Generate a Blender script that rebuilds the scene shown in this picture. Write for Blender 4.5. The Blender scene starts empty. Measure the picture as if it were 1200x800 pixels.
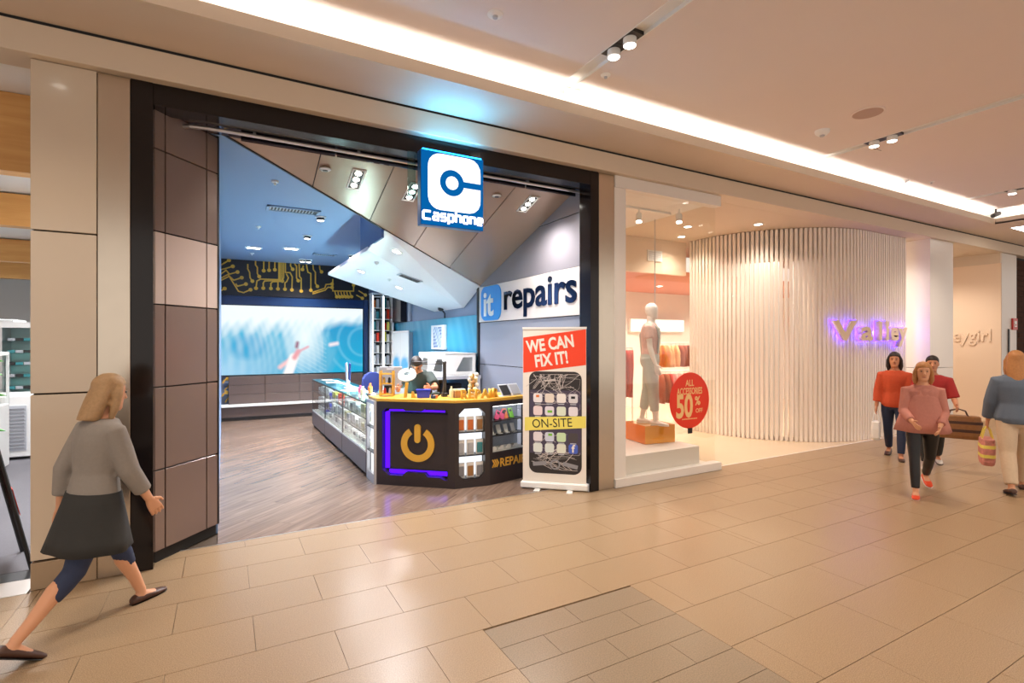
import bpy, bmesh, math, random
from mathutils import Vector, Matrix
R = math.radians
PI = math.pi
random.seed(7)
C = bpy.context.scene.collection
sc = bpy.context.scene

# ------------------------------------------------------------------ camera
cam_d = bpy.data.cameras.new('camera')
cam = bpy.data.objects.new('camera', cam_d)
C.objects.link(cam)
cam.location = (0, 0, 1.85)
cam.rotation_euler = (R(90), 0, R(-29.1))
cam_d.sensor_width = 36
cam_d.lens = 18.21
cam_d.clip_start = 0.05
sc.camera = cam

# ------------------------------------------------------------------ world, exposure
w = bpy.data.worlds.new('world')
sc.world = w
w.use_nodes = True
w.node_tree.nodes['Background'].inputs[0].default_value = (1.0, 0.91, 0.83, 1)
w.node_tree.nodes['Background'].inputs[1].default_value = 1.15
sc.view_settings.view_transform = 'Standard'
sc.view_settings.look = 'None'
sc.view_settings.gamma = 1
sc.view_settings.use_curve_mapping = False
sc.view_settings.exposure = 0.0
sc.cycles.use_denoising = True
sc.cycles.max_bounces = 8
sc.cycles.transparent_max_bounces = 24
sc.cycles.sample_clamp_indirect = 6.0
sc.cycles.caustics_reflective = False
sc.cycles.caustics_refractive = False

WARM = (1.0, 0.84, 0.68)
NEUT = (1.0, 0.93, 0.86)
COOL = (0.96, 0.95, 1.0)


def lamp(name, kind, loc, energy, col, size=0.06, spot=120, blend=0.6, aim=(0, 0, -1), sx=None, sy=None):
    d = bpy.data.lights.new(name, kind)
    d.energy = energy
    d.color = col
    if kind == 'SPOT':
        d.spot_size = R(spot)
        d.spot_blend = blend
        d.shadow_soft_size = size
    elif kind == 'POINT':
        d.shadow_soft_size = size
    elif kind == 'AREA':
        d.shape = 'RECTANGLE'
        d.size = sx
        d.size_y = sy
    o = bpy.data.objects.new(name, d)
    C.objects.link(o)
    o.location = loc
    o.rotation_euler = Vector(aim).to_track_quat('-Z', 'Y').to_euler()
    return o


# ------------------------------------------------------------------ materials
def lin(h):
    if isinstance(h, tuple):
        return (h[0], h[1], h[2], 1)
    r = [int(h[i:i + 2], 16) / 255 for i in (0, 2, 4)]
    return tuple(c / 12.92 if c <= 0.04045 else ((c + 0.055) / 1.055) ** 2.4 for c in r) + (1,)


def mat(name, col, rough=0.5, metal=0.0, emit=None, es=0.0, spec=0.5, coat=0.0, noise=0.0, nscale=20.0, bump=0.0, aniso=0.0):
    """one procedural surface: base colour with a faint noise variation and relief"""
    m = bpy.data.materials.new(name)
    m.use_nodes = True
    nt = m.node_tree
    b = nt.nodes['Principled BSDF']
    c = lin(col)
    b.inputs['Base Color'].default_value = c
    b.inputs['Roughness'].default_value = rough
    b.inputs['Metallic'].default_value = metal
    b.inputs['Specular IOR Level'].default_value = spec
    b.inputs['Coat Weight'].default_value = coat
    b.inputs['Coat Roughness'].default_value = 0.05
    b.inputs['Anisotropic'].default_value = aniso
    if emit is not None:
        b.inputs['Emission Color'].default_value = lin(emit)
        b.inputs['Emission Strength'].default_value = es
    if noise > 0 or bump > 0:
        g = nt.nodes.new('ShaderNodeNewGeometry')
        n = nt.nodes.new('ShaderNodeTexNoise')
        n.inputs['Scale'].default_value = nscale
        n.inputs['Detail'].default_value = 5
        nt.links.new(g.outputs['Position'], n.inputs['Vector'])
        if noise > 0:
            mx = nt.nodes.new('ShaderNodeMix')
            mx.data_type = 'RGBA'
            mx.inputs[6].default_value = tuple(x * (1 - noise) for x in c[:3]) + (1,)
            mx.inputs[7].default_value = tuple(min(1, x * (1 + noise)) for x in c[:3]) + (1,)
            nt.links.new(n.outputs['Fac'], mx.inputs[0])
            nt.links.new(mx.outputs[2], b.inputs['Base Color'])
        if bump > 0:
            bp = nt.nodes.new('ShaderNodeBump')
            bp.inputs['Strength'].default_value = bump
            bp.inputs['Distance'].default_value = 0.002
            nt.links.new(n.outputs['Fac'], bp.inputs['Height'])
            nt.links.new(bp.outputs['Normal'], b.inputs['Normal'])
    return m


def glow(name, col, s):
    m = bpy.data.materials.new(name)
    m.use_nodes = True
    nt = m.node_tree
    nt.nodes.remove(nt.nodes['Principled BSDF'])
    e = nt.nodes.new('ShaderNodeEmission')
    e.inputs[0].default_value = lin(col)
    e.inputs[1].default_value = s
    nt.links.new(e.outputs[0], nt.nodes['Material Output'].inputs[0])
    return m


def glass(name, tint='f4fbf8', refl=1.5, rough=0.0):
    """thin sheet glass: clear pass-through plus Fresnel reflection"""
    m = bpy.data.materials.new(name)
    m.use_nodes = True
    nt = m.node_tree
    nt.nodes.remove(nt.nodes['Principled BSDF'])
    t = nt.nodes.new('ShaderNodeBsdfTransparent')
    t.inputs[0].default_value = lin(tint)
    g = nt.nodes.new('ShaderNodeBsdfGlossy')
    g.inputs['Roughness'].default_value = rough
    f = nt.nodes.new('ShaderNodeFresnel')
    bk = nt.nodes.new('ShaderNodeNewGeometry')
    ir = nt.nodes.new('ShaderNodeMapRange')          # same reflection from either side of the sheet
    ir.inputs[3].default_value = refl
    ir.inputs[4].default_value = 1 / refl
    nt.links.new(bk.outputs['Backfacing'], ir.inputs[0])
    nt.links.new(ir.outputs[0], f.inputs[0])
    x = nt.nodes.new('ShaderNodeMixShader')
    nt.links.new(f.outputs[0], x.inputs[0])
    nt.links.new(t.outputs[0], x.inputs[1])
    nt.links.new(g.outputs[0], x.inputs[2])
    nt.links.new(x.outputs[0], nt.nodes['Material Output'].inputs[0])
    return m


def stone(name, c1, c2, scale=170.0, rough=0.3, tint=0.06, spec=0.4):
    """speckled stone tile, a slightly different tone for every tile"""
    m = bpy.data.materials.new(name)
    m.use_nodes = True
    nt = m.node_tree
    b = nt.nodes['Principled BSDF']
    b.inputs['Roughness'].default_value = rough
    b.inputs['Specular IOR Level'].default_value = spec
    g = nt.nodes.new('ShaderNodeNewGeometry')
    n = nt.nodes.new('ShaderNodeTexNoise')
    n.inputs['Scale'].default_value = scale
    n.inputs['Detail'].default_value = 3
    n.inputs['Roughness'].default_value = 0.7
    n2 = nt.nodes.new('ShaderNodeTexNoise')
    n2.inputs['Scale'].default_value = 3.0
    rp = nt.nodes.new('ShaderNodeMapRange')
    rp.inputs[1].default_value = 0.36
    rp.inputs[2].default_value = 0.64
    mx = nt.nodes.new('ShaderNodeMix')
    mx.data_type = 'RGBA'
    mx.inputs[6].default_value = lin(c1)
    mx.inputs[7].default_value = lin(c2)
    oi = nt.nodes.new('ShaderNodeObjectInfo')
    ad = nt.nodes.new('ShaderNodeMath')
    ad.operation = 'ADD'
    mr = nt.nodes.new('ShaderNodeMapRange')
    mr.inputs[2].default_value = 1.15
    mr.inputs[3].default_value = 1 - tint
    mr.inputs[4].default_value = 1 + tint
    hs = nt.nodes.new('ShaderNodeHueSaturation')
    L = nt.links
    L.new(g.outputs['Position'], n.inputs['Vector'])
    L.new(g.outputs['Position'], n2.inputs['Vector'])
    L.new(n.outputs['Fac'], rp.inputs[0])
    L.new(rp.outputs[0], mx.inputs[0])
    L.new(oi.outputs['Random'], ad.inputs[0])
    L.new(n2.outputs['Fac'], ad.inputs[1])
    L.new(ad.outputs[0], mr.inputs[0])
    L.new(mr.outputs[0], hs.inputs['Value'])
    L.new(mx.outputs[2], hs.inputs['Color'])
    L.new(hs.outputs['Color'], b.inputs['Base Color'])
    return m


def wood(name, c1, c2, rough=0.35, tint=0.15, sx=1.5, sy=22.0, world=False):
    """grain drawn out along the piece's own x axis"""
    m = bpy.data.materials.new(name)
    m.use_nodes = True
    nt = m.node_tree
    b = nt.nodes['Principled BSDF']
    b.inputs['Roughness'].default_value = rough
    tc = nt.nodes.new('ShaderNodeTexCoord')
    mp = nt.nodes.new('ShaderNodeMapping')
    mp.inputs['Scale'].default_value = (sx, sy, sy)
    n = nt.nodes.new('ShaderNodeTexNoise')
    n.inputs['Scale'].default_value = 1.0
    n.inputs['Detail'].default_value = 6
    n.inputs['Distortion'].default_value = 0.6
    oi = nt.nodes.new('ShaderNodeObjectInfo')
    va = nt.nodes.new('ShaderNodeVectorMath')
    va.operation = 'SCALE'
    va.inputs[0].default_value = (37, 91, 13)
    ad = nt.nodes.new('ShaderNodeVectorMath')
    mx = nt.nodes.new('ShaderNodeMix')
    mx.data_type = 'RGBA'
    mx.inputs[6].default_value = lin(c1)
    mx.inputs[7].default_value = lin(c2)
    rp = nt.nodes.new('ShaderNodeMapRange')
    rp.inputs[1].default_value = 0.3
    rp.inputs[2].default_value = 0.7
    mr = nt.nodes.new('ShaderNodeMapRange')
    mr.inputs[3].default_value = 1 - tint
    mr.inputs[4].default_value = 1 + tint
    hs = nt.nodes.new('ShaderNodeHueSaturation')
    L = nt.links
    L.new(tc.outputs['Object'], ad.inputs[0])
    L.new(oi.outputs['Random'], va.inputs['Scale'])
    L.new(va.outputs[0], ad.inputs[1])
    L.new(ad.outputs[0], mp.inputs[0])
    L.new(mp.outputs[0], n.inputs['Vector'])
    L.new(n.outputs['Fac'], rp.inputs[0])
    L.new(rp.outputs[0], mx.inputs[0])
    L.new(oi.outputs['Random'], mr.inputs[0])
    L.new(mr.outputs[0], hs.inputs['Value'])
    L.new(mx.outputs[2], hs.inputs['Color'])
    L.new(hs.outputs['Color'], b.inputs['Base Color'])
    return m


def vcol(name, rough=0.5, es=0.0):
    """flat print: the picture is carried by the sheet's own colour attribute"""
    m = bpy.data.materials.new(name)
    m.use_nodes = True
    nt = m.node_tree
    b = nt.nodes['Principled BSDF']
    a = nt.nodes.new('ShaderNodeAttribute')
    a.attribute_name = 'print'
    b.inputs['Roughness'].default_value = rough
    if es > 0:
        b.inputs['Base Color'].default_value = (0.01, 0.01, 0.01, 1)
        nt.links.new(a.outputs['Color'], b.inputs['Emission Color'])
        b.inputs['Emission Strength'].default_value = es
    else:
        nt.links.new(a.outputs['Color'], b.inputs['Base Color'])
    return m


M = {
    'cream': mat('cream_wall_paint', 'd9c9b6', 0.6, noise=0.02, nscale=4),
    'ceil': mat('ceiling_paint', 'e8dcd6', 0.7, noise=0.015, nscale=2),
    'soffit': mat('soffit_paint', 'd6c5b4', 0.6, noise=0.015, nscale=2),
    'bulk': mat('bulkhead_paint', 'd8c8b4', 0.5),
    'white': mat('white_paint', 'ececea', 0.5),
    'wht': mat('white_plastic', 'f0f0ee', 0.35),
    'offw': mat('off_white_satin', 'e6e1dc', 0.35),
    'clad': mat('beige_gloss_cladding', 'cfc0ac', 0.16, coat=0.3, noise=0.03, nscale=3),
    'base': mat('dark_beige_base', 'a08a70', 0.2, coat=0.3),
    'steel': mat('brushed_stainless', 'c9bcab', 0.22, metal=1.0, noise=0.04, nscale=9),
    'gap': mat('shadow_gap', '17130f', 0.8),
    'black': mat('gloss_black', '191312', 0.14, spec=0.35),
    'blackm': mat('satin_black', '151314', 0.4),
    'bronze': mat('bronze_composite', '85726a', 0.22, metal=0.25, noise=0.03, nscale=2),
    'brown': mat('taupe_composite', 'a8917f', 0.24, metal=0.3, noise=0.03, nscale=2),
    'pale': mat('pale_pink_composite', 'cdbcb4', 0.3),
    'bluec': mat('blue_ceiling_paint', '7f9cc6', 0.4),
    'blued': mat('deep_blue_paint', '1f4a86', 0.4),
    'navy': mat('navy_panel', '16335f', 0.3),
    'greyw': mat('grey_blue_composite', '8d93a3', 0.3, noise=0.02, nscale=2),
    'greyw2': mat('grey_composite', '8a8790', 0.28, metal=0.2),
    'slate': mat('slate_wall_paint', '8a93a8', 0.5),
    'frieze': mat('black_board', '1b1920', 0.35),
    'gold': mat('gold_paint', 'e0ab3c', 0.35, metal=0.1),
    'goldm': mat('gold_metal', 'd8a24a', 0.3, metal=0.6),
    'drawer': mat('brown_laminate', '5a4a45', 0.4, noise=0.05, nscale=12),
    'counter': mat('dark_counter_panel', '2e2526', 0.3),
    'cgrey': mat('grey_counter_panel', '5d5a5e', 0.35, noise=0.03, nscale=10),
    'alu': mat('aluminium', 'c9c9cb', 0.3, metal=0.9),
    'chrome': mat('chrome', 'e0e0e0', 0.08, metal=1.0),
    'mirror': mat('dark_mirror', '56505a', 0.04, metal=1.0),
    'red': mat('red_print', 'ee4422', 0.5),
    'redsign': mat('red_sticker', 'e8391f', 0.45),
    'sand': mat('pale_orange_print', 'f3c98a', 0.5),
    'yellow': mat('yellow_tape', 'eee06a', 0.5),
    'ink': mat('black_ink', '1c1a1c', 0.5),
    'banner': mat('banner_vinyl', 'efe9e0', 0.5),
    'glass': glass('clear_glass', 'fefefc'),
    'glasst': glass('teal_glass', 'd6f0ee', 1.5),
    'led': glow('white_led', 'ffffff', 6.0),
    'ledc': glow('case_led', 'f6faff', 200.0),
    'coralc': mat('coral_ceiling_paint', 'cf7f5e', 0.6),
    'cove': glow('cove_led', 'fff8ee', 40.0),
    'lamp': glow('lamp_lens', 'fff6ea', 14.0),
    'purple': glow('purple_led', '4a0eff', 2.6),
    'purple2': glow('violet_led', '5b36ff', 7.0),
    'signw': glow('sign_white', 'ffffff', 1.7),
    'signb': glow('sign_blue', '0a72c4', 0.75),
    'timber': wood('honey_timber', 'c88f4c', 'dba763', 0.45, 0.05, 1.0, 14.0),
    'slat': mat('white_slat', 'f2e8de', 0.45),
    'carpet': mat('grey_carpet', '6d6b70', 0.9, noise=0.2, nscale=120),
    'marble': mat('white_marble', 'dcd8d4', 0.25, noise=0.05, nscale=8),
    'plank': wood('shop_plank', '6c584e', '8f7868', 0.2, 0.12),
    'tile': stone('beige_granite', '826b51', 'b3997a', tint=0.03),
    'gtile': stone('grey_granite', '7f6e5b', '9a8871', 130, 0.3, 0.04),
    'grout': mat('dark_grout', '4c3d2f', 0.8),
    'sfloor': mat('cream_floor', 'dcc7ab', 0.18, noise=0.03, nscale=3),
    'skin': mat('skin', 'c98d6b', 0.5),
    'skin2': mat('fair_skin', 'd9a07c', 0.5),
    'eye': mat('dark_eye', '2a1d16', 0.2),
    'lips': mat('lips', 'a4554a', 0.45),
    'hairb': mat('blond_hair', 'b07a48', 0.55, noise=0.25, nscale=60),
    'hairt': mat('tan_hair', 'a98760', 0.55, noise=0.25, nscale=60),
    'haird': mat('dark_hair', '241a17', 0.5, noise=0.25, nscale=60),
    'denim': mat('navy_denim', '2c3652', 0.8, noise=0.12, nscale=90),
    'bluejean': mat('blue_denim', '5d6b7d', 0.8, noise=0.12, nscale=90),
    'grey_cloth': mat('grey_cloth', '8e8780', 0.85, noise=0.08, nscale=60),
    'dark_cloth': mat('charcoal_cloth', '30302f', 0.85, noise=0.1, nscale=60),
    'dgreen': mat('dark_green_cloth', '3a4442', 0.85, noise=0.1, nscale=60),
    'pinkc': mat('dusty_pink_cloth', 'c08072', 0.85, noise=0.1, nscale=40),
    'redc': mat('red_cloth', 'a82c2c', 0.85, noise=0.08, nscale=40),
    'orangec': mat('orange_red_cloth', 'c4502e', 0.85, noise=0.1, nscale=40),
    'beigec': mat('beige_cloth', 'cdb79c', 0.85, noise=0.08, nscale=40),
    'brownl': mat('brown_leather', '4a2e22', 0.45),
    'tanl': mat('tan_leather', '96693e', 0.5, noise=0.25, nscale=25),
    'oshoe': mat('orange_shoe', 'e0481f', 0.5),
    'wshoe': mat('white_shoe', 'd8d2cb', 0.5),
    'mann': mat('mannequin_white', 'efe6dd', 0.35),
    'dung': mat('washed_denim', 'c4c6bd', 0.85, noise=0.15, nscale=50),
    'floral': mat('floral_tee', 'dcb3a6', 0.8, noise=0.4, nscale=45),
    'acrylic': mat('gold_acrylic', 'e0982a', 0.12, metal=0.35, coat=0.5),
    'acrylo': mat('orange_acrylic', 'ee8426', 0.15, metal=0.2, coat=0.5),
    'pinkw': mat('blush_wall', 'ecd6c0', 0.6),
    'redw': mat('coral_wall', 'c9573e', 0.6),
    'card': mat('cardboard', 'a97c4e', 0.8, noise=0.06, nscale=30),
    'bluep': mat('blue_plastic', '2f3fc0', 0.35),
    'navyf': mat('navy_fabric', '23306e', 0.8, noise=0.1, nscale=60),
    'green': mat('leaf_green', '4f9a3c', 0.5),
    'dgrey': mat('dark_grey_metal', '3b3a3c', 0.35, metal=0.5),
    'pgrey': mat('pale_grey_plastic', 'b9bcc4', 0.4),
    'creamp': mat('cream_plastic', 'e7dcb0', 0.4),
    'orangep': mat('orange_plastic', 'e07a3c', 0.4),
    'pinkp': mat('pink_plastic', 'd8507c', 0.4),
    'tealp': mat('teal_plastic', '3d8d96', 0.4),
    'greyp': mat('grey_box', '8f9096', 0.45),
    'lime': mat('lime_plastic', '7cc243', 0.4),
    'call': mat('alarm_red', 'c8281c', 0.4),
    'itblue': mat('sign_mid_blue', '2b8fe0', 0.4),
}


# ------------------------------------------------------------------ object helpers
def tag(o, label=None, cat=None, group=None, kind=None):
    if label: o['label'] = label
    if cat: o['category'] = cat
    if group: o['group'] = group
    if kind: o['kind'] = kind
    return o


def thing(name, label, cat, loc=(0, 0, 0), rz=0.0, group=None, kind=None):
    o = bpy.data.objects.new(name, None)
    o.empty_display_size = 0.1
    C.objects.link(o)
    o.location = loc
    o.rotation_euler = (0, 0, rz)
    return tag(o, label, cat, group, kind)


def world_m(o):
    m = Matrix.Identity(4)
    while o is not None:
        m = o.matrix_basis @ m
        o = o.parent
    return m


def axes(O, u, v):
    """matrix with local x along u, local y along v, local z = u x v"""
    u = Vector(u).normalized()
    v = Vector(v).normalized()
    n = u.cross(v).normalized()
    m = Matrix((u, v, n)).transposed().to_4x4()
    m.translation = Vector(O)
    return m


class MB:
    def __init__(s, m=None):
        s.v = []
        s.f = []
        s.m = m or Matrix.Identity(4)

    def add(s, vs, fs):
        k = len(s.v)
        s.v += [s.m @ Vector(p) for p in vs]
        s.f += [tuple(i + k for i in f) for f in fs]
        return s

    def box(s, x0, x1, y0, y1, z0, z1):
        return s.add([(x0, y0, z0), (x1, y0, z0), (x1, y1, z0), (x0, y1, z0), (x0, y0, z1), (x1, y0, z1), (x1, y1, z1), (x0, y1, z1)],
                     [(3, 2, 1, 0), (4, 5, 6, 7), (0, 1, 5, 4), (1, 2, 6, 5), (2, 3, 7, 6), (3, 0, 4, 7)])

    def cbox(s, c, d):
        return s.box(c[0] - d[0] / 2, c[0] + d[0] / 2, c[1] - d[1] / 2, c[1] + d[1] / 2, c[2] - d[2] / 2, c[2] + d[2] / 2)

    def prism(s, pts, z0, z1):
        """polygon in local xy, extruded along local z"""
        n = len(pts)
        a = sum(pts[i][0] * pts[(i + 1) % n][1] - pts[(i + 1) % n][0] * pts[i][1] for i in range(n))
        if a < 0: pts = pts[::-1]
        vs = [(p[0], p[1], z0) for p in pts] + [(p[0], p[1], z1) for p in pts]
        fs = [tuple(range(n - 1, -1, -1)), tuple(range(n, 2 * n))] + [(i, (i + 1) % n, n + (i + 1) % n, n + i) for i in range(n)]
        return s.add(vs, fs)

    def slab(s, pts, off):
        """any planar 3D polygon thickened by the vector off"""
        n = len(pts)
        off = Vector(off)
        vs = [Vector(p) for p in pts] + [Vector(p) + off for p in pts]
        fs = [tuple(range(n)), tuple(range(2 * n - 1, n - 1, -1))] + [(i, n + i, n + (i + 1) % n, (i + 1) % n) for i in range(n)]
        return s.add(vs, fs)

    def loft(s, rings, cap=True):
        k = len(rings[0])
        vs = [p for r in rings for p in r]
        fs = []
        for a in range(len(rings) - 1):
            for i in range(k):
                j = (i + 1) % k
                fs.append((a * k + i, a * k + j, (a + 1) * k + j, (a + 1) * k + i))
        if cap:
            fs.append(tuple(range(k - 1, -1, -1)))
            fs.append(tuple((len(rings) - 1) * k + i for i in range(k)))
        return s.add(vs, fs)

    def lathe(s, prof, n=20, c=(0, 0, 0)):
        rings = [[(c[0] + max(r, 1e-4) * math.cos(2 * PI * i / n), c[1] + max(r, 1e-4) * math.sin(2 * PI * i / n), c[2] + z) for i in range(n)] for r, z in prof]
        return s.loft(rings)

    def tube(s, pts, r, n=8):
        pts = [Vector(p) for p in pts]
        rs = r if isinstance(r, (list, tuple)) else [r] * len(pts)
        rings = []
        ref = None
        for i, p in enumerate(pts):
            t = (pts[min(i + 1, len(pts) - 1)] - pts[max(i - 1, 0)]).normalized()
            if ref is None:
                ref = Vector((0, 0, 1)) if abs(t.z) < 0.9 else Vector((1, 0, 0))
            a = t.cross(ref).normalized()
            b = a.cross(t).normalized()
            ref = b
            rings.append([p + rs[i] * (math.cos(2 * PI * k / n) * b + math.sin(2 * PI * k / n) * a) for k in range(n)])
        return s.loft(rings)

    def ell(s, c, r, n=12, m=8):
        rings = []
        for j in range(m + 1):
            a = PI * j / m
            rr = max(math.sin(a), 0.02)
            rings.append([(c[0] + r[0] * rr * math.cos(2 * PI * i / n), c[1] + r[1] * rr * math.sin(2 * PI * i / n), c[2] - r[2] * math.cos(a)) for i in range(n)])
        return s.loft(rings)

    def ribbon(s, pts, wd, z0, z1, closed=False):
        """flat stroke of width wd in local xy, mitred, extruded z0..z1"""
        P = [Vector((p[0], p[1])) for p in pts]
        n = len(P)
        Lf, Rt = [], []
        for i in range(n):
            if closed:
                a, b = P[i - 1], P[(i + 1) % n]
                d0, d1 = (P[i] - a).normalized(), (b - P[i]).normalized()
            else:
                d0 = (P[i] - P[i - 1]).normalized() if i else None
                d1 = (P[i + 1] - P[i]).normalized() if i < n - 1 else None
                d0 = d0 or d1
                d1 = d1 or d0
            n0, n1 = Vector((-d0.y, d0.x)), Vector((-d1.y, d1.x))
            mm = (n0 + n1)
            if mm.length < 1e-5: mm = n0
            mm.normalize()
            k = min(1 / max(mm.dot(n0), 0.3), 2.2) * wd / 2
            Lf.append(P[i] + mm * k)
            Rt.append(P[i] - mm * k)
        vs, fs = [], []
        for i in range(n):
            vs += [(Lf[i].x, Lf[i].y, z0), (Rt[i].x, Rt[i].y, z0), (Rt[i].x, Rt[i].y, z1), (Lf[i].x, Lf[i].y, z1)]
        rng = range(n) if closed else range(n - 1)
        for i in rng:
            a, b = 4 * i, 4 * ((i + 1) % n)
            for q in range(4):
                fs.append((a + q, a + (q + 1) % 4, b + (q + 1) % 4, b + q))
        if not closed:
            fs += [(3, 2, 1, 0), tuple(4 * (n - 1) + q for q in range(4))]
        return s.add(vs, fs)

    def mesh(s, name):
        me = bpy.data.meshes.new(name)
        me.from_pydata([tuple(p) for p in s.v], [], s.f)
        return me

    def build(s, name, m, parent=None, smooth=False, kind=None, bev=0.0, label=None, world=False, loc=None):
        if world and parent is not None:
            inv = world_m(parent).inverted()
            s.v = [inv @ p for p in s.v]
        me = s.mesh(name)
        bm = bmesh.new()
        bm.from_mesh(me)
        bmesh.ops.recalc_face_normals(bm, faces=bm.faces)
        if bev > 0:
            bmesh.ops.bevel(bm, geom=[e for e in bm.edges if e.is_manifold and e.calc_face_angle(0) > 0.6], offset=bev, segments=1, profile=0.5, affect='EDGES', clamp_overlap=True)
        bm.to_mesh(me)
        bm.free()
        if smooth:
            me.polygons.foreach_set('use_smooth', [True] * len(me.polygons))
        me.materials.append(M[m] if isinstance(m, str) else m)
        o = bpy.data.objects.new(name, me)
        C.objects.link(o)
        if parent is not None: o.parent = parent
        if loc is not None: o.location = loc
        if kind: o['kind'] = kind
        if label: o['label'] = label
        return o


def struct(name, label, cat='structure'):
    return thing(name, label, cat, kind='structure')


def sbox(name, x0, x1, y0, y1, z0, z1, m, label, cat='wall', bev=0.0):
    o = MB().box(x0, x1, y0, y1, z0, z1).build(name, m, bev=bev)
    return tag(o, label, cat, kind='structure')


def text(body, size, mtx, m, parent=None, name='lettering', bold=0.0, depth=0.002, sx=1.0, align='LEFT', shear=0.0, space=1.0, world=True):
    d = bpy.data.curves.new(name, 'FONT')
    d.body = body
    d.size = size
    d.extrude = depth
    d.offset = bold
    d.align_x = align
    d.shear = shear
    d.space_character = space
    d.resolution_u = 3
    d.materials.append(M[m] if isinstance(m, str) else m)
    o = bpy.data.objects.new(name, d)
    C.objects.link(o)
    mm = mtx @ Matrix.Diagonal((sx, 1, 1, 1))
    if parent is not None:
        o.parent = parent
        if world: mm = world_m(parent).inverted() @ mm
    o.matrix_local = mm
    return o


def copy_tree(o, parent=None):
    c = o.copy()
    C.objects.link(c)
    c.parent = parent
    for ch in list(o.children):
        if ch.parent is o: copy_tree(ch, c)
    return c


def sheet(name, O, u, v, W, H, nx, ny, fn, m, parent=None, world=True):
    """flat printed sheet: nx x ny cells coloured by fn(s, t) -> linear rgb"""
    O, u, v = Vector(O), Vector(u).normalized(), Vector(v).normalized()
    inv = world_m(parent).inverted() if (parent is not None and world) else Matrix.Identity(4)
    vs, cols = [], []
    for j in range(ny + 1):
        for i in range(nx + 1):
            s_, t_ = i / nx, j / ny
            vs.append(inv @ (O + u * (W * s_) + v * (H * t_)))
            cols.append(tuple(fn(s_, t_)) + (1.0,))
    fs = [(j * (nx + 1) + i, j * (nx + 1) + i + 1, (j + 1) * (nx + 1) + i + 1, (j + 1) * (nx + 1) + i) for j in range(ny) for i in range(nx)]
    me = bpy.data.meshes.new(name)
    me.from_pydata([tuple(p) for p in vs], [], fs)
    at = me.color_attributes.new('print', 'FLOAT_COLOR', 'POINT')
    at.data.foreach_set('color', [c for q in cols for c in q])
    me.materials.append(m)
    o = bpy.data.objects.new(name, me)
    C.objects.link(o)
    if parent is not None: o.parent = parent
    return o


def clip_rect(poly, x0, x1, y0, y1):
    for ax, val, sg in ((0, x0, 1), (0, x1, -1), (1, y0, 1), (1, y1, -1)):
        out = []
        n = len(poly)
        for i in range(n):
            a, b = poly[i], poly[(i + 1) % n]
            da, db = sg * (a[ax] - val), sg * (b[ax] - val)
            if da >= 0: out.append(a)
            if (da >= 0) != (db >= 0):
                t = da / (da - db)
                out.append((a[0] + t * (b[0] - a[0]), a[1] + t * (b[1] - a[1])))
        poly = out
        if len(poly) < 3: return []
    return poly


def rrect(x0, x1, y0, y1, r, n=6):
    pts = []
    for cx, cy, a0 in ((x1 - r, y1 - r, 0), (x0 + r, y1 - r, 90), (x0 + r, y0 + r, 180), (x1 - r, y0 + r, 270)):
        for k in range(n + 1):
            a = R(a0 + 90 * k / n)
            pts.append((cx + r * math.cos(a), cy + r * math.sin(a)))
    return pts

# ================================================================== MALL STRUCTURE
def in_view(x, y, margin=6):
    t = x * math.sin(R(29.1)) + y * math.cos(R(29.1))
    r = x * math.cos(R(29.1)) - y * math.sin(R(29.1))
    return t > 1.6 and abs(math.degrees(math.atan2(r, t))) < 44.7 + margin


floor = struct('floor', 'speckled beige granite tile floor of the shopping mall walkway', 'floor')
MB().box(-9, 24, -7, 5.42, -0.1, -0.012).build('screed', 'grout', floor)
GX0, GX1, GY = 1.455, 2.69, 2.985
TW, TH, J = 0.905, 0.45, 0.0022
cells = []
for k in range(-16, 5):
    y0 = 3.45 + TH * k
    y1 = y0 + TH
    off = 0.17 if k % 2 == 0 else 0.62
    for n in range(-10, 27):
        x0 = off + TW * n
        regs = [(-9, 24, -7, GY)] if False else []
        if y1 <= 3.46 and y0 < 2.9:
            regs = [(-9, GX0, -7, 5.4), (GX1, 24, -7, 5.4)]
        else:
            regs = [(-9, -1.25, -7, 5.05), (-1.25, 4.31, -7, 5.425), (4.31, 6.28, -7, 5.06), (6.28, 24, -7, 5.22)]
        for q in regs:
            a, b, c_, d_ = max(x0, q[0]), min(x0 + TW, q[1]), max(y0, q[2]), min(y1, q[3])
            if b - a > 0.02 and d_ - c_ > 0.02:
                cells.append((a, b, c_, d_, 'tile'))
for k in range(0, 44):
    y1 = GY - 0.225 * k
    for n in range(-1, 4):
        x0 = 2.07 + 0.62 * n - (0.31 if k % 2 else 0)
        a, b = max(x0, GX0), min(x0 + 0.62, GX1)
        if b - a > 0.02:
            cells.append((a, b, y1 - 0.225, y1, 'gtile'))
cells.sort(key=lambda q: (not in_view((q[0] + q[1]) / 2, (q[2] + q[3]) / 2), math.hypot((q[0] + q[1]) / 2, (q[2] + q[3]) / 2)))
shared = {}
far = {'tile': MB(), 'gtile': MB()}
cnt = {'tile': 0, 'gtile': 0}
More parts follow.
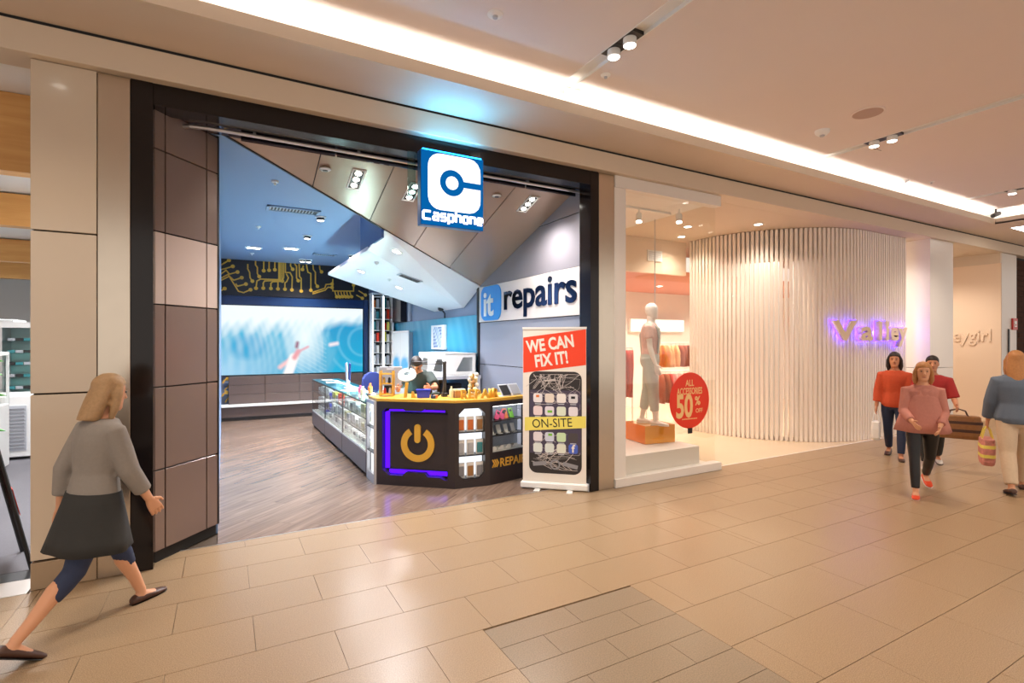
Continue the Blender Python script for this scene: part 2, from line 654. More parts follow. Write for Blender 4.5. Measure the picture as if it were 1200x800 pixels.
for a, b, c_, d_, m_ in cells:
    cx, cy, wd, hd = (a + b) / 2, (c_ + d_) / 2, (b - a) - 1.3 * J, (d_ - c_) - 2 * J
    if in_view(cx, cy) and cnt[m_] < (285 if m_ == 'tile' else 60):
        cnt[m_] += 1
        key = (round(wd, 3), round(hd, 3), m_)
        nm = 'floor_tile' if m_ == 'tile' else 'grey_floor_tile'
        if key not in shared:
            o = MB().box(-wd / 2, wd / 2, -hd / 2, hd / 2, -0.012, 0).build(nm, m_, floor)
            shared[key] = o.data
        else:
            o = bpy.data.objects.new(nm, shared[key])
            C.objects.link(o)
            o.parent = floor
        o.location = (cx, cy, 0)
    else:
        far[m_].box(cx - wd / 2, cx + wd / 2, cy - hd / 2, cy + hd / 2, -0.012, 0)
far['tile'].build('outlying_floor_tiles', 'tile', floor, kind='stuff')
far['gtile'].build('outlying_grey_tiles', 'gtile', floor, kind='stuff')

# --- shop plank floor, laid on the diagonal
sfl = struct('floor', 'brown timber plank floor laid diagonally inside the phone shop', 'floor')
MB().box(-0.65, 7.0, 5.425, 14.2, -0.1, -0.012).build('screed', 'grout', sfl)
MB().box(-0.5, 4.05, 5.415, 5.428, -0.012, 0.003).build('edge_strip', 'alu', sfl, label='thin metal edge strip')
pa = R(42)
du, dv = Vector((math.cos(pa), math.sin(pa))), Vector((-math.sin(pa), math.cos(pa)))
PL, PW = 1.25, 0.19
pm = None
for j in range(-30, 60):
    for i in range(-8, 14):
        u0 = i * PL + (j * 0.47 % 1) * PL
        v0 = j * PW
        q = [du * (u0 + s_[0]) + dv * (v0 + s_[1]) for s_ in ((0.001, 0.001), (PL - 0.001, 0.001), (PL - 0.001, PW - 0.001), (0.001, PW - 0.001))]
        q = [(p.x, p.y) for p in q]
        cxy = du * (u0 + PL / 2) + dv * (v0 + PW / 2)
        c = clip_rect(q, -0.05, 4.06, 5.43, 14.2)
        if not c: continue
        # nothing lies under the closed counter block or behind the far right cases
        if cxy.x > 2.4 and cxy.y > 7.2: continue
        inside = all(-0.05 < p[0] < 4.06 and 5.43 < p[1] < 14.2 for p in q)
        if inside and pm is not None:
            o = bpy.data.objects.new('floor_plank', pm)
            C.objects.link(o)
            o.parent = sfl
        else:
            loc = [((p[0] - cxy.x) * du.x + (p[1] - cxy.y) * du.y, (p[0] - cxy.x) * dv.x + (p[1] - cxy.y) * dv.y) for p in c]
            o = MB().prism(loc, -0.012, 0).build('floor_plank', 'plank', sfl)
            if inside: pm = o.data
        o.location = (cxy.x, cxy.y, 0)
        o.rotation_euler = (0, 0, pa)
MB().box(2.4, 4.06, 8.4, 14.2, -0.012, -0.001).build('rear_floor', 'cgrey', sfl)

# --- other floors
f3 = struct('floor', 'smooth cream floor of the clothes store beside the slatted screen', 'floor')
MB().box(4.31, 24, 5.22, 16, -0.1, 0.0).build('floor_slab', 'sfloor', f3)
MB().box(6.28, 12.58, 5.205, 5.222, -0.02, 0.002).build('edge_strip', 'wht', f3)
f4 = struct('floor', 'grey carpet floor of the store left of the beige pillar', 'floor')
MB().box(-9, -0.66, 5.56, 19, -0.1, 0.004).build('carpet', 'carpet', f4)
MB().box(-9, -1.25, 5.36, 5.56, -0.1, 0.002).build('dark_mat_strip', 'dgrey', f4, label='dark strip between carpet and marble')
for i in range(7):
    MB().box(-7 + 0.82 * i, -7 + 0.82 * i + 0.815, 5.055, 5.355, -0.1, 0.002).build('threshold_tile', 'marble', f4)

# --- ceilings
ceil = struct('ceiling', 'raised mall ceiling with slots for spotlights and a glowing cove edge', 'ceiling')
SL = [-1.44, 3.07, 7.46, 11.95]
SW = 0.075
xs = [-9] + [q for s_ in SL for q in (s_ - SW, s_ + SW)] + [13.55]
ZC = 4.47
mb = MB()
for i in range(0, len(xs), 2):
    mb.box(xs[i], xs[i + 1], -4.5, 4.57, ZC, ZC + 0.1)
mb.box(-9, 13.55, 4.57, 4.78, ZC, ZC + 0.1)
mb.build('ceiling_board', 'ceil', ceil)
for s_ in SL:
    m1 = MB()
    m1.box(s_ - SW - 0.01, s_ + SW + 0.01, -4.5, 4.57, ZC + 0.03, ZC + 0.05)
    m1.build('slot_top', 'white', ceil)
    m1 = MB()
    m1.box(s_ - SW - 0.005, s_ - SW + 0.006, -4.5, 4.5, ZC - 0.003, ZC + 0.03)
    m1.box(s_ + SW - 0.006, s_ + SW + 0.005, -4.5, 4.5, ZC - 0.003, ZC + 0.03)
    m1.prism([(s_ - SW, 4.5), (s_ + SW, 4.5), (s_ + SW * 0.75, 4.6), (s_ - SW * 0.75, 4.6)], ZC - 0.02, ZC + 0.028)
    m1.build('slot_edging', 'white', ceil)
low = struct('ceiling', 'lower ceiling border with a pale fascia lip under the cove light', 'ceiling')
ZL = 4.2
MB().box(-9, 22, 4.38, 5.01, ZL, ZL + 0.03).box(13.5, 22, -4.5, 4.38, ZL, ZL + 0.03).build('border_board', 'soffit', low)
MB().box(-9, 13.5, 4.36, 4.385, ZL - 0.002, ZL + 0.11).box(13.5, 13.525, -4.5, 4.385, ZL - 0.002, ZL + 0.11).build('fascia_lip', 'bulk', low)
MB().box(-9, 13.6, 4.76, 4.8, ZL + 0.01, ZC - 0.003).box(13.9, 13.94, -4.5, 4.8, ZL + 0.01, ZC + 0.1).box(13.55, 13.9, -4.5, 4.8, ZC, ZC + 0.05).build('cove_back', 'white', low)
MB().box(-9, 13.5, 4.44, 4.47, ZL + 0.03, ZL + 0.05).box(13.58, 13.61, -4.5, 4.44, ZL + 0.03, ZL + 0.05).build('cove_light', 'cove', low, label='glowing cove light strip')
blk = struct('wall_front', 'long cream bulkhead running above all the shopfronts', 'wall')
MB().box(-9, 22, 5.0, 5.3, 3.95, 4.175).build('bulkhead_face', 'bulk', blk, bev=0.004)
MB().box(-9, 22, 5.03, 5.3, 4.175, 4.24).build('shadow_gap', 'gap', blk)

# --- left pillar
pl = struct('wall_left', 'beige glossy clad pillar at the left of the phone shop', 'pillar')
MB().box(-1.24, -0.67, 5.12, 5.62, 0, 3.95).build('core', 'gap', pl)
for z0, z1, m_ in ((0.004, 0.205, 'base'), (0.222, 1.452, 'clad'), (1.464, 2.672, 'clad'), (2.684, 3.945, 'clad')):
    MB().box(-1.25, -0.862, 5.08, 5.14, z0, z1).build('cladding_panel', m_, pl, bev=0.003)
    MB().box(-1.254, -1.235, 5.141, 5.62, z0, z1).build('cladding_panel', m_, pl, bev=0.002)
MB().box(-0.858, -0.652, 5.085, 5.16, 0.003, 3.945).build('steel_cover', 'steel', pl, label='brushed steel cover strip', bev=0.003)

# --- black portal of the phone shop
po = struct('trim_1', 'glossy black portal frame around the phone shop entrance', 'frame')
MB().box(-0.65, -0.5, 5.09, 5.32, 0, 3.95).build('jamb', 'black', po, bev=0.003)
MB().box(3.94, 4.062, 5.09, 5.32, 0, 3.95).build('jamb', 'black', po, bev=0.003)
MB().box(-0.5, 3.94, 5.095, 5.32, 3.775, 3.95).build('header', 'black', po, bev=0.003)
pr = struct('wall_right', 'brushed steel pilaster between the phone shop and the display window', 'pillar')
MB().box(4.065, 4.31, 5.085, 5.5, 0, 3.945).build('steel_cover', 'steel', pr, bev=0.003)

# --- splayed bronze panel wall just inside the portal
sp = struct('wall_left', 'splayed wall of bronze composite panels with one pale row', 'wall')
O = Vector((-0.5, 5.2, 0))
U = Vector((0.45, 0.52, 0)).normalized()
N = Vector((U.y, -U.x, 0))
LW = 0.688
ms = Matrix((U, -N, Vector((0, 0, 1)))).transposed().to_4x4()
ms.translation = O
MB(ms).box(-0.02, LW, 0.02, 0.1, 0, 3.82).build('backing', 'gap', sp)
MB(ms).box(0, LW, 0.03, 0.06, 0, 0.09).build('plinth', 'blackm', sp)
for x0, x1 in ((0.0, 0.1), (0.106, 0.55), (0.556, LW)):
    for z0, z1, m_ in ((0.1, 0.768, 'bronze'), (0.78, 1.46, 'bronze'), (1.472, 2.155, 'bronze'), (2.167, 2.765, 'pale'), (2.777, 3.452, 'bronze'), (3.464, 3.8, 'bronze')):
        MB(ms).box(x0 + 0.003, x1 - 0.003, 0, 0.02, z0, z1).build('wall_panel', m_, sp, bev=0.002)
ed = MB(ms).box(LW - 0.004, LW + 0.014, -0.004, 0.1, 0.1, 3.82).build('edge_trim', 'blackm', sp)

# --- phone shop walls
wl = sbox('wall_left', -0.17, -0.05, 5.75, 14.25, 0, 3.82, 'bluec', 'blue side wall of the phone shop behind the splayed panels')
wb = struct('wall_back', 'back wall of the phone shop holding the video screen and black circuit frieze', 'wall')
MB().box(-0.17, 7.0, 14.2, 14.35, 0, 3.9).build('wall_board', 'slate', wb)
MB().box(-0.05, 3.42, 14.1, 14.2, 2.96, 3.82).build('frieze_board', 'frieze', wb, label='black frieze board with gold traces')
MB().box(-0.05, 3.42, 14.12, 14.2, 2.73, 2.955).build('navy_band', 'navy', wb)
MB().box(3.29, 3.4, 14.09, 14.2, 0.35, 2.955).build('side_band', 'navy', wb)
TRX = [[(-0.1,3.63),(0.11,3.79)],[(-0.1,3.54),(0.02,3.58),(0.19,3.65)],[(-0.1,3.41),(0.05,3.55),(0.12,3.46),(0.29,3.52)],[(-0.09,3.33),(0.09,3.45),(0.31,3.06),(0.42,3.03),(0.57,3.11)],[(-0.09,3.28),(0.12,3.41),(0.21,3.32),(0.38,3.39)],[(0.25,3.24),(0.29,3.18),(0.47,3.24)],[(-0.09,3.03),(0.02,3.11)],[(0.51,3.73),(0.51,3.61),(0.55,3.53),(0.56,3.4),(0.61,3.32)],[(0.68,3.82),(0.68,3.72),(0.72,3.66),(0.72,3.51),(0.76,3.44)],[(0.86,3.84),(0.86,3.59)],[(0.98,3.84),(0.98,3.61)],[(1.11,3.84),(1.11,3.63)],[(1.2,3.86),(1.2,3.39),(0.79,3.38),(0.71,3.33),(0.69,3.15)],[(1.23,3.86),(1.23,3.37),(0.88,3.34),(0.85,3.29),(0.85,3.16)],[(1.27,3.87),(1.27,3.35),(1.06,3.33),(1.02,3.29),(1.02,3.16)],[(1.18,3.33),(1.18,3.16)],[(1.31,3.84),(1.31,3.45),(1.28,3.36)],[(1.37,3.55),(1.42,3.45),(1.38,3.35),(1.34,3.32),(1.34,3.16)],[(1.35,3.84),(1.35,3.58),(1.46,3.58),(1.51,3.48),(1.5,3.15)],[(1.47,3.83),(1.47,3.75),(1.52,3.67)],[(1.56,3.82),(1.61,3.75),(1.61,3.46),(1.65,3.39)],[(1.67,3.83),(1.68,3.5),(1.72,3.45),(1.72,3.13)],[(1.77,3.78),(1.75,3.68)],[(1.84,3.84),(1.86,3.72),(1.88,3.62),(1.95,3.59),(1.95,3.16)],[(2.0,3.82),(2.01,3.7),(2.06,3.63),(2.06,3.35),(2.11,3.27)],[(2.16,3.81),(2.17,3.71),(2.21,3.65)],[(1.99,3.11),(2.29,3.23),(2.32,3.33),(2.47,3.35)],[(1.99,3.07),(2.3,3.18),(2.37,3.26),(2.47,3.26)],[(2.49,3.48),(2.49,3.17),(3.02,3.19),(3.02,3.35)],[(2.54,3.17),(2.56,3.08),(2.59,3.02)],[(2.62,3.17),(2.63,3.08),(2.67,3.02)],[(2.69,3.17),(2.71,3.09),(2.74,3.03)],[(2.77,3.18),(2.78,3.09),(2.82,3.03)],[(2.84,3.18),(2.86,3.09),(2.89,3.03)],[(2.92,3.19),(2.94,3.1),(2.97,3.04)],[(3.09,3.09),(3.25,3.01)],[(3.15,3.21),(3.33,3.1)]]
mt = axes((0, 14.1, 0), (1, 0, 0), (0, 0, 1))
for l in TRX:
    b = MB(mt).ribbon(l, 0.03, 0.0, 0.006)
    e = l[-1]
    b.prism([(e[0] + 0.045 * math.cos(k * PI / 5), e[1] + 0.045 * math.sin(k * PI / 5)) for k in range(10)], 0, 0.008)
    b.build('circuit_trace', 'gold', wb)
for i, (x, z) in enumerate(((0.02, 0.98), (0.06, 0.8), (0.0, 0.66), (0.07, 0.52))):
    b = MB(axes((0, 14.08, 0), (1, 0, 0), (0, 0, 1)))
    b.ribbon([(x - 0.04, z - 0.12), (x, z - 0.05), (x + 0.06, z - 0.02)], 0.03, 0, 0.006)
    b.prism([(x + 0.06 + 0.045 * math.cos(k * PI / 5), z - 0.02 + 0.045 * math.sin(k * PI / 5)) for k in range(10)], 0, 0.008)
    b.build('circuit_trace', 'gold', wb)

# right wall: sign wall in front, blue printed wall further in
wr = struct('wall_right', 'grey blue panelled wall on the right inside the phone shop', 'wall')
MB().box(4.07, 4.2, 5.33, 8.5, 0, 3.9).build('backing', 'gap', wr)
for z0, z1, m_ in ((0.006, 0.785, 'greyw'), (0.795, 1.44, 'greyw'), (1.45, 2.185, 'greyw'), (2.835, 3.53, 'greyw2'), (3.545, 3.82, 'greyw2')):
    MB().box(4.05, 4.07, 5.33, 8.47, z0, z1).build('wall_panel', m_, wr, bev=0.002)
MB().box(4.02, 4.09, 8.475, 8.545, 0, 3.0).build('corner_post', 'blackm', wr, label='black corner post')
wr2 = struct('wall_right', 'slate blue upper wall above the turquoise printed panels', 'wall')
MB().box(4.12, 4.25, 8.5, 14.2, 0, 3.9).build('wall_board', 'slate', wr2)

# shop ceiling: blue upper ceiling, folded brown soffit, white lowered wedge
sc1 = struct('ceiling', 'blue painted ceiling of the phone shop', 'ceiling')
MB().box(-0.2, 4.2, 5.62, 14.3, 3.82, 3.9).build('ceiling_board', 'bluec', sc1)
MB().box(-0.55, 4.08, 5.3, 5.62, 3.8, 3.9).build('mirror_strip', 'mirror', sc1, label='dark mirrored strip behind the portal')
sc2 = struct('ceiling', 'folded taupe panel soffit sloping down over the phone shop entrance', 'ceiling')
def zb(y): return 3.815 - 0.338 * (y - 5.6)
XB = 4.048
YB = 8.45
jx = [0.0, 0.88, 1.655, 2.43, 3.205, XB]
for i in range(5):
    a, b = jx[i] + 0.006, jx[i + 1] - 0.006
    ya, yb = 5.6 + (YB - 5.6) * a / XB, 5.6 + (YB - 5.6) * b / XB
    if i == 0: a, ya = 0.03, 5.625
    MB().slab([(a, 5.6, zb(5.6)), (b, 5.6, zb(5.6)), (b, yb, zb(yb)), (a, ya, zb(ya))], (0, 0, 0.012)).build('soffit_panel', 'brown', sc2)
MB().slab([(0.0, 5.6, zb(5.6) + 0.014), (XB, 5.6, zb(5.6) + 0.014), (XB, YB, zb(YB) + 0.014)], (0, 0, 0.05)).build('soffit_backing', 'gap', sc2)
ev = Vector((XB, YB - 5.6, zb(YB) - zb(5.6))).normalized()
MB().slab([(0.0, 5.6, zb(5.6) - 0.012), (XB, YB, zb(YB) - 0.012), (XB, YB + 0.035, zb(YB) - 0.012), (0.0, 5.635, zb(5.6) - 0.012)], (0, 0, 0.07)).build('edge_trim', 'blackm', sc2)
M['wedgew'] = mat('wedge_white', 'f3ebee', 0.45)
sc3 = struct('ceiling', 'white lowered ceiling wedge sloping down to the right wall of the phone shop', 'ceiling')
def zw(x): return 3.2 + 0.307 * (1.85 - x)
wp = [(1.85, 7.7), (4.1, 9.3), (4.1, 10.9), (1.85, 11.0)]
MB().slab([(x, y, zw(x)) for x, y in wp], (0, 0, 0.05)).build('wedge_board', M['wedgew'], sc3)
MB().slab([(1.86, 6.95, zw(1.85) + 0.05), (1.86, 8.2, zw(1.85) + 0.05), (1.86, 8.2, 3.82), (1.86, 6.95, 3.82)], (0.03, 0, 0)).build('wedge_side', 'blued', sc3)  # shade on this face is put in as a deeper blue than the ceiling
MB().slab([(1.9, 6.94, zb(6.94) - 0.014), (4.05, 8.45, zb(8.45) - 0.014), (4.1, 9.3, zw(4.1)), (1.85, 7.7, zw(1.85))], (0, 0, 0.02)).build('wedge_front', M['wedgew'], sc3)

# --- far walls and pillars on the right
p1 = struct('wall_right', 'tall pale pillar between the slatted screen and the cream recess', 'pillar')
MB().box(12.58, 13.6, 5.08, 6.6, 0, 1.3).build('cladding_panel', 'offw', p1)
MB().box(12.58, 13.6, 5.08, 6.6, 1.31, 3.95).build('cladding_panel', 'offw', p1)
p2_ = struct('wall_right', 'cream pillar with raised letters on its side beyond the recess', 'pillar')
MB().box(16.02, 16.92, 5.08, 7.2, 0, 3.95).build('pillar_body', 'cream', p2_)
MB().box(16.0, 16.03, 5.06, 7.0, 0, 3.7).build('side_board', 'pinkw', p2_)
MB().box(16.03, 16.9, 5.055, 5.08, 0.0, 3.94).build('cladding_panel', 'offw', p2_)
sbox('wall_back', 12.6, 17, 7.0, 7.1, 0, 3.95, 'pinkw', 'blush back wall of the recess between the two far pillars')
wd = struct('wall_right', 'dark brown brick wall at the far right edge', 'wall')
MB().box(16.93, 19.5, 5.2, 5.3, 0, 3.95).build('mortar', 'gap', wd)
brm = None
for k in range(30):
    for n in range(4):
        x0 = 16.94 + 0.34 * n + (0.17 if k % 2 else 0)
        if brm is None:
            o = MB().box(0, 0.33, 0, 0.04, 0, 0.12).build('brick', mat('dark_brick', '4a3228', 0.9, spec=0.1, noise=0.15, nscale=15), wd)
            brm = o.data
        else:
            o = bpy.data.objects.new('brick', brm)
            C.objects.link(o)
            o.parent = wd
        o.location = (x0, 5.175 + random.uniform(-0.006, 0.006), 0.13 * k)

# --- clothes store shell
cs = struct('ceiling', 'warm cream ceiling over the clothes store entrance', 'ceiling')
MB().box(4.4, 22, 5.3, 9.2, 3.95, 4.05).build('ceiling_board', 'cream', cs)
MB().box(4.4, 8.62, 7.85, 7.95, 3.25, 3.95).build('inner_bulkhead', 'pinkw', cs)
MB().box(4.4, 15.8, 7.95, 15.6, 3.25, 3.35).build('rear_ceiling', 'coralc', cs)
sbox('wall_back', 4.4, 16, 14.6, 14.7, 0, 3.3, 'pinkw', 'blush back wall deep inside the clothes store')
sbox('wall_right', 15.8, 15.9, 7.1, 14.7, 0, 3.3, 'offw', 'pale side wall deep inside the clothes store')
sbox('wall_left', 4.4, 4.5, 5.5, 14.7, 0, 3.95, 'pinkw', 'blush party wall at the left of the clothes store')
rw = sbox('wall_back', 6.9, 8.3, 11.2, 11.3, 0, 2.72, 'redw', 'coral red partition inside the clothes store')

# --- display window, glass on two sides
wn = struct('window_1', 'glazed display window with white frame holding the mannequin', 'window')
MB().box(4.312, 6.28, 5.06, 5.2, 0.0, 0.11).build('sill', 'offw', wn, bev=0.004)
MB().box(4.312, 4.5, 5.085, 5.2, 0.11, 3.8).build('stile', 'offw', wn, bev=0.003)
MB().box(4.312, 6.28, 5.07, 5.2, 3.8, 3.949).build('head_rail', 'offw', wn, bev=0.003)
MB().box(6.12, 6.28, 5.2, 8.0, 0.0, 0.06).build('side_sill', 'offw', wn, bev=0.003)
MB().box(4.5, 6.21, 5.11, 5.12, 0.11, 3.8).build('pane', 'glass', wn)
MB().box(6.2, 6.21, 5.125, 6.305, 0.06, 3.86).build('pane', 'glass', wn)
MB().box(6.2, 6.21, 6.312, 7.8, 0.06, 3.86).build('pane', 'glass', wn)
MB().box(6.198, 6.212, 6.304, 6.313, 0.06, 3.86).build('glass_joint', 'alu', wn)
MB().box(4.5, 6.25, 5.2, 7.84, 3.86, 3.9).build('window_ceiling', 'white', wn)

# --- store left of the pillar
ls = struct('ceiling', 'white ceiling with timber beams in the store at far left', 'ceiling')
MB().box(-9, -0.66, 6.1, 19, 3.72, 3.82).build('ceiling_board', 'white', ls)
MB().box(-9, -0.66, 5.3, 6.2, 4.0, 4.08).build('front_board', 'white', ls)
for y, z0, z1 in ((6.0, 3.32, 3.995), (8.7, 3.3, 3.7), (12.6, 3.3, 3.7), (16.0, 3.3, 3.7)):
    MB().box(-9, -0.66, y, y + 0.18, z0, z1).build('timber_beam', 'timber', ls)
sbox('wall_back', -9, -0.66, 18.6, 18.7, 0, 3.75, 'white', 'white back wall of the store at far left')
sbox('wall_right', -0.74, -0.66, 5.65, 18.6, 0, 3.75, 'white', 'white party wall behind the left pillar')
sbox('wall_left', -9.1, -9, 5.3, 18.7, 0, 3.75, 'white', 'white outer wall of the store at far left')

# ================================================================== PHONE SHOP
def lerp3(a, b, t):
    t = max(0.0, min(1.0, t))
    return tuple(a[i] + (b[i] - a[i]) * t for i in range(3))


def blob(s, t, cx, cy, rx, ry):
    return max(0.0, 1 - math.hypot((s - cx) / rx, (t - cy) / ry))


def streak(x, k):
    return 0.5 + 0.5 * math.sin(x * 41 + 3 * math.sin(x * 17 + k)) * math.sin(x * 87 + 5 * k)


def wave(s, t):
    k = streak(s + 0.12 * t * t, 1.0)
    k2 = streak(0.7 * s - 0.2 * t, 2.7)
    c = lerp3((0.08, 0.43, 0.66), (0.05, 0.45, 0.68), t * 1.6)
    c = lerp3(c, (0.30, 0.60, 0.82), 1.2 * blob(s, t, 0.0, 0.0, 0.4, 0.5))
    c = lerp3(c, (0.86, 0.94, 0.96), (t - 0.60 + 0.10 * k2 - 0.10 * (s > 0.66) * (s - 0.66) * 3) / 0.26)
    c = lerp3(c, (0.0, 0.36, 0.64), 2.4 * blob(s, t, 0.18, 0.40, 0.16, 0.22))
    # bright curtain of water in the middle
    c = lerp3(c, (0.80, 0.92, 0.95), 1.1 * blob(s, t, 0.56, 0.55, 0.17, 0.55))
    c = lerp3(c, (0.88, 0.95, 0.96), (0.34 * k + 0.16 * k2) * (1 if s < 0.70 else 0.15) * (0.25 + t))
    if 0.5 < s < 0.72 and t < 0.5:
        c = lerp3(c, (0.75, 0.90, 0.93), 0.2 * max(0, math.sin((s + 0.8 * t) * 120)) ** 2)
    # deep tube at the right
    ed = 0.69 + 0.05 * math.sin(6 * t) + 0.03 * k2
    top_ = 0.66 + 0.16 * math.sqrt(max(0, min(1, (s - 0.69) / 0.14))) - 0.28 * max(0, s - 0.86)
    q = min((s - ed) * 14, (top_ - t) * 9)
    c = lerp3(c, lerp3((0.0, 0.42, 0.68), (0.0, 0.30, 0.58), t * 1.4), q)
    d = math.hypot((s - 1.0) * 2.0, t - 0.46)
    if q > 0.3 and 0.12 < d < 0.6:
        c = lerp3(c, (0.30, 0.70, 0.85), 0.28 * max(0, math.sin(d * 38 + 1.2 * math.sin(4 * t + 2 * s))) ** 2)
    # the surfer: pale back, pink shoulders and arms, dark head; a board's tip further right
    def limb(x0, y0, x1, y1, r, col, c, soft=0.012):
        dx, dy = (x1 - x0) * 2, y1 - y0
        px, py = (s - x0) * 2, t - y0
        k_ = max(0.0, min(1.0, (px * dx + py * dy) / (dx * dx + dy * dy + 1e-9)))
        return lerp3(c, col, (r - math.hypot(px - dx * k_, py - dy * k_)) / soft)
    c = limb(0.50, 0.27, 0.39, 0.10, 0.05, (0.90, 0.55, 0.55), c, 0.04)
    c = limb(0.445, 0.0, 0.485, 0.24, 0.085, (0.97, 0.90, 0.88), c, 0.04)
    c = limb(0.49, 0.24, 0.515, 0.33, 0.055, (0.80, 0.33, 0.36), c, 0.04)
    c = limb(0.52, 0.33, 0.585, 0.40, 0.03, (0.76, 0.36, 0.42), c, 0.03)
    c = limb(0.505, 0.40, 0.51, 0.46, 0.042, (0.28, 0.08, 0.16), c, 0.04)
    c = limb(0.75, 0.43, 0.80, 0.45, 0.045, (0.90, 0.78, 0.82), c, 0.04)
    return c


vs = thing('video_screen', 'huge glowing video screen showing a surfer inside a curling turquoise wave', 'screen', (1.6, 14.1, 1.04))
MB().box(-0.075, 3.27, 14.10, 14.18, 1.03, 2.735).build('screen_body', 'blackm', vs, world=True)
sheet('picture', (-0.065, 14.095, 1.045), (1, 0, 0), (0, 0, 1), 3.325, 1.675, 220, 110, wave, vcol('video_picture', 0.3, 1.05), vs)

dc = thing('drawer_cabinet', 'low brown cabinet of wide drawers under the glowing surf screen', 'cabinet', (1.65, 14.0, 0.36))
MB().box(0.1, 3.3, 13.96, 14.07, 0.36, 1.025).build('carcass', 'blackm', dc, world=True)
for i in range(4):
    for j, (z0, z1) in enumerate(((0.365, 0.585), (0.592, 0.812), (0.819, 1.02))):
        MB().box(0.105 + 0.78 * i, 0.878 + 0.78 * i, 13.94, 13.965, z0, z1).build('drawer_front', 'drawer', dc, world=True, bev=0.003)
bn = thing('long_bench', 'long low bench with pale ledge along the wall below the drawers', 'bench', (1.65, 13.9, 0))
MB().box(-0.05, 3.4, 13.62, 14.07, 0.325, 0.36).build('ledge', 'wht', bn, world=True, bev=0.004)
MB().box(-0.05, 3.4, 13.7, 14.07, 0.0, 0.325).build('bench_base', 'drawer', bn, world=True)
MB().box(-0.05, 3.4, 13.68, 13.72, 0.0, 0.08).build('plinth', 'blackm', bn, world=True)

# --- lit display tower in the far corner
tw = thing('display_tower', 'tall narrow display shelf with white light strips in the far corner', 'shelf', (3.7, 13.9, 0))
MB().box(3.42, 4.0, 14.02, 14.1, 0, 3.1).build('back_panel', 'frieze', tw, world=True)
for x in (3.42, 3.70, 3.96):
    MB().box(x, x + 0.035, 13.72, 14.02, 0, 3.1).build('post', 'wht', tw, world=True)
for x in (3.43, 3.712):
    MB().box(x, x + 0.018, 13.705, 13.72, 0.9, 3.05).build('light_strip', 'led', tw, world=True)
MB().box(3.42, 4.0, 13.72, 14.1, 3.1, 3.14).build('top', 'wht', tw, world=True)
zs = [0.95 + 0.3 * k for k in range(8)]
for z in zs:
    MB().box(3.455, 3.96, 13.74, 14.02, z - 0.012, z).build('shelf_board', 'wht', tw, world=True)
CN = {'wht': 'white', 'greyp': 'grey', 'pgrey': 'pale grey', 'orangep': 'orange', 'yellow': 'yellow', 'tealp': 'teal', 'creamp': 'cream', 'redsign': 'red', 'bluep': 'blue', 'dgrey': 'dark grey'}
ORD = ['lowest', 'second', 'third', 'fourth', 'fifth', 'sixth', 'seventh', 'eighth']
cols = ['wht', 'greyp', 'orangep', 'yellow', 'tealp', 'creamp', 'redsign', 'pgrey']
for i, z in enumerate(zs[:-1]):
    for j, x in enumerate((3.5, 3.59, 3.78, 3.87)):
        c = cols[(i * 3 + j * 5) % 8] if i >= 3 else ('wht' if (i + j) % 2 else 'pgrey')
        b = MB().box(-0.033, 0.033, -0.03, 0.03, 0, 0.2 + 0.03 * ((i + j) % 3))
        o = b.build('boxed_accessory', c, loc=(x + 0.005, 13.85, z), bev=0.003)
        tag(o, '%s box, %s on the %s shelf of the lit corner display tower' % (CN[c], ('leftmost', 'second from left', 'third from left', 'rightmost')[j], ORD[i]), 'box', 'boxes on the corner display tower')
bp = sbox('wall_right', 3.95, 4.11, 12.95, 13.68, 2.36, 3.05, 'frieze', 'black panel above the turquoise wall beside the lit corner tower')
bp2 = tag(MB().box(-0.03, 0.03, -0.05, 0.05, 0, 0.5).build('wall_bracket', 'pgrey', loc=(4.08, 12.6, 2.36)), 'short grey upright bracket on top of the turquoise panels', 'bracket')


# --- turquoise printed panels along the right wall
def teal(seed):
    def fn(s, t):
        c = lerp3((0.0, 0.11, 0.24), (0.01, 0.22, 0.36), t)
        k = streak(s * 0.6 + 0.1 * t, seed)
        c = lerp3(c, (0.22, 0.46, 0.58), 0.4 * k * max(0, t - 0.1))
        c = lerp3(c, (0.04, 0.32, 0.46), blob(s, t, 0.5, 0.75, 0.4, 0.4))
        return lerp3(c, (0.0, 0.06, 0.17), (0.14 - t) * 7)
    return fn


tp = vcol('surf_print', 0.35)
tpw = struct('wall_right', 'turquoise surf printed panels on the right wall behind the workbench', 'wall')
for y0, y1, sd in ((8.55, 12.2, 1.0), (12.21, 14.0, 2.3)):
    MB().box(4.06, 4.12, y0, y1, 0.9, 2.34).build('printed_panel', 'blued', tpw)
    sheet('surf_print', (4.058, y1, 0.9), (0, -1, 0), (0, 0, 1), y1 - y0, 1.44, 60, 20, teal(sd), tp, tpw)
MB().box(4.06, 4.12, 8.55, 14.0, 0.0, 0.895).build('lower_panel', 'navy', tpw)
pf = thing('wall_poster', 'small white framed poster with blue print on the turquoise wall', 'poster', (4.05, 10.45, 1.68))
MB().box(4.0, 4.055, 10.08, 10.86, 1.68, 2.2).build('frame', 'wht', pf, world=True, bev=0.006)
sheet('print', (3.998, 10.72, 1.72), (0, -1, 0), (0, 0, 1), 0.5, 0.44, 10, 16, lambda s, t: lerp3((0.75, 0.85, 0.9), (0.02, 0.08, 0.3), streak(s * 0.35 + t * 0.23, 4) * 1.3 - 0.2), tp, pf)
cc = thing('security_camera', 'small black camera on the ledge above the turquoise wall', 'camera', (4.06, 10.2, 2.34))
MB().tube([(0, 0, 0), (0, 0, 0.1), (-0.04, 0.03, 0.16)], 0.018).build('bracket', 'blackm', cc)
MB().ell((-0.07, 0.05, 0.2), (0.06, 0.08, 0.055)).build('camera_head', 'blackm', cc, smooth=True)
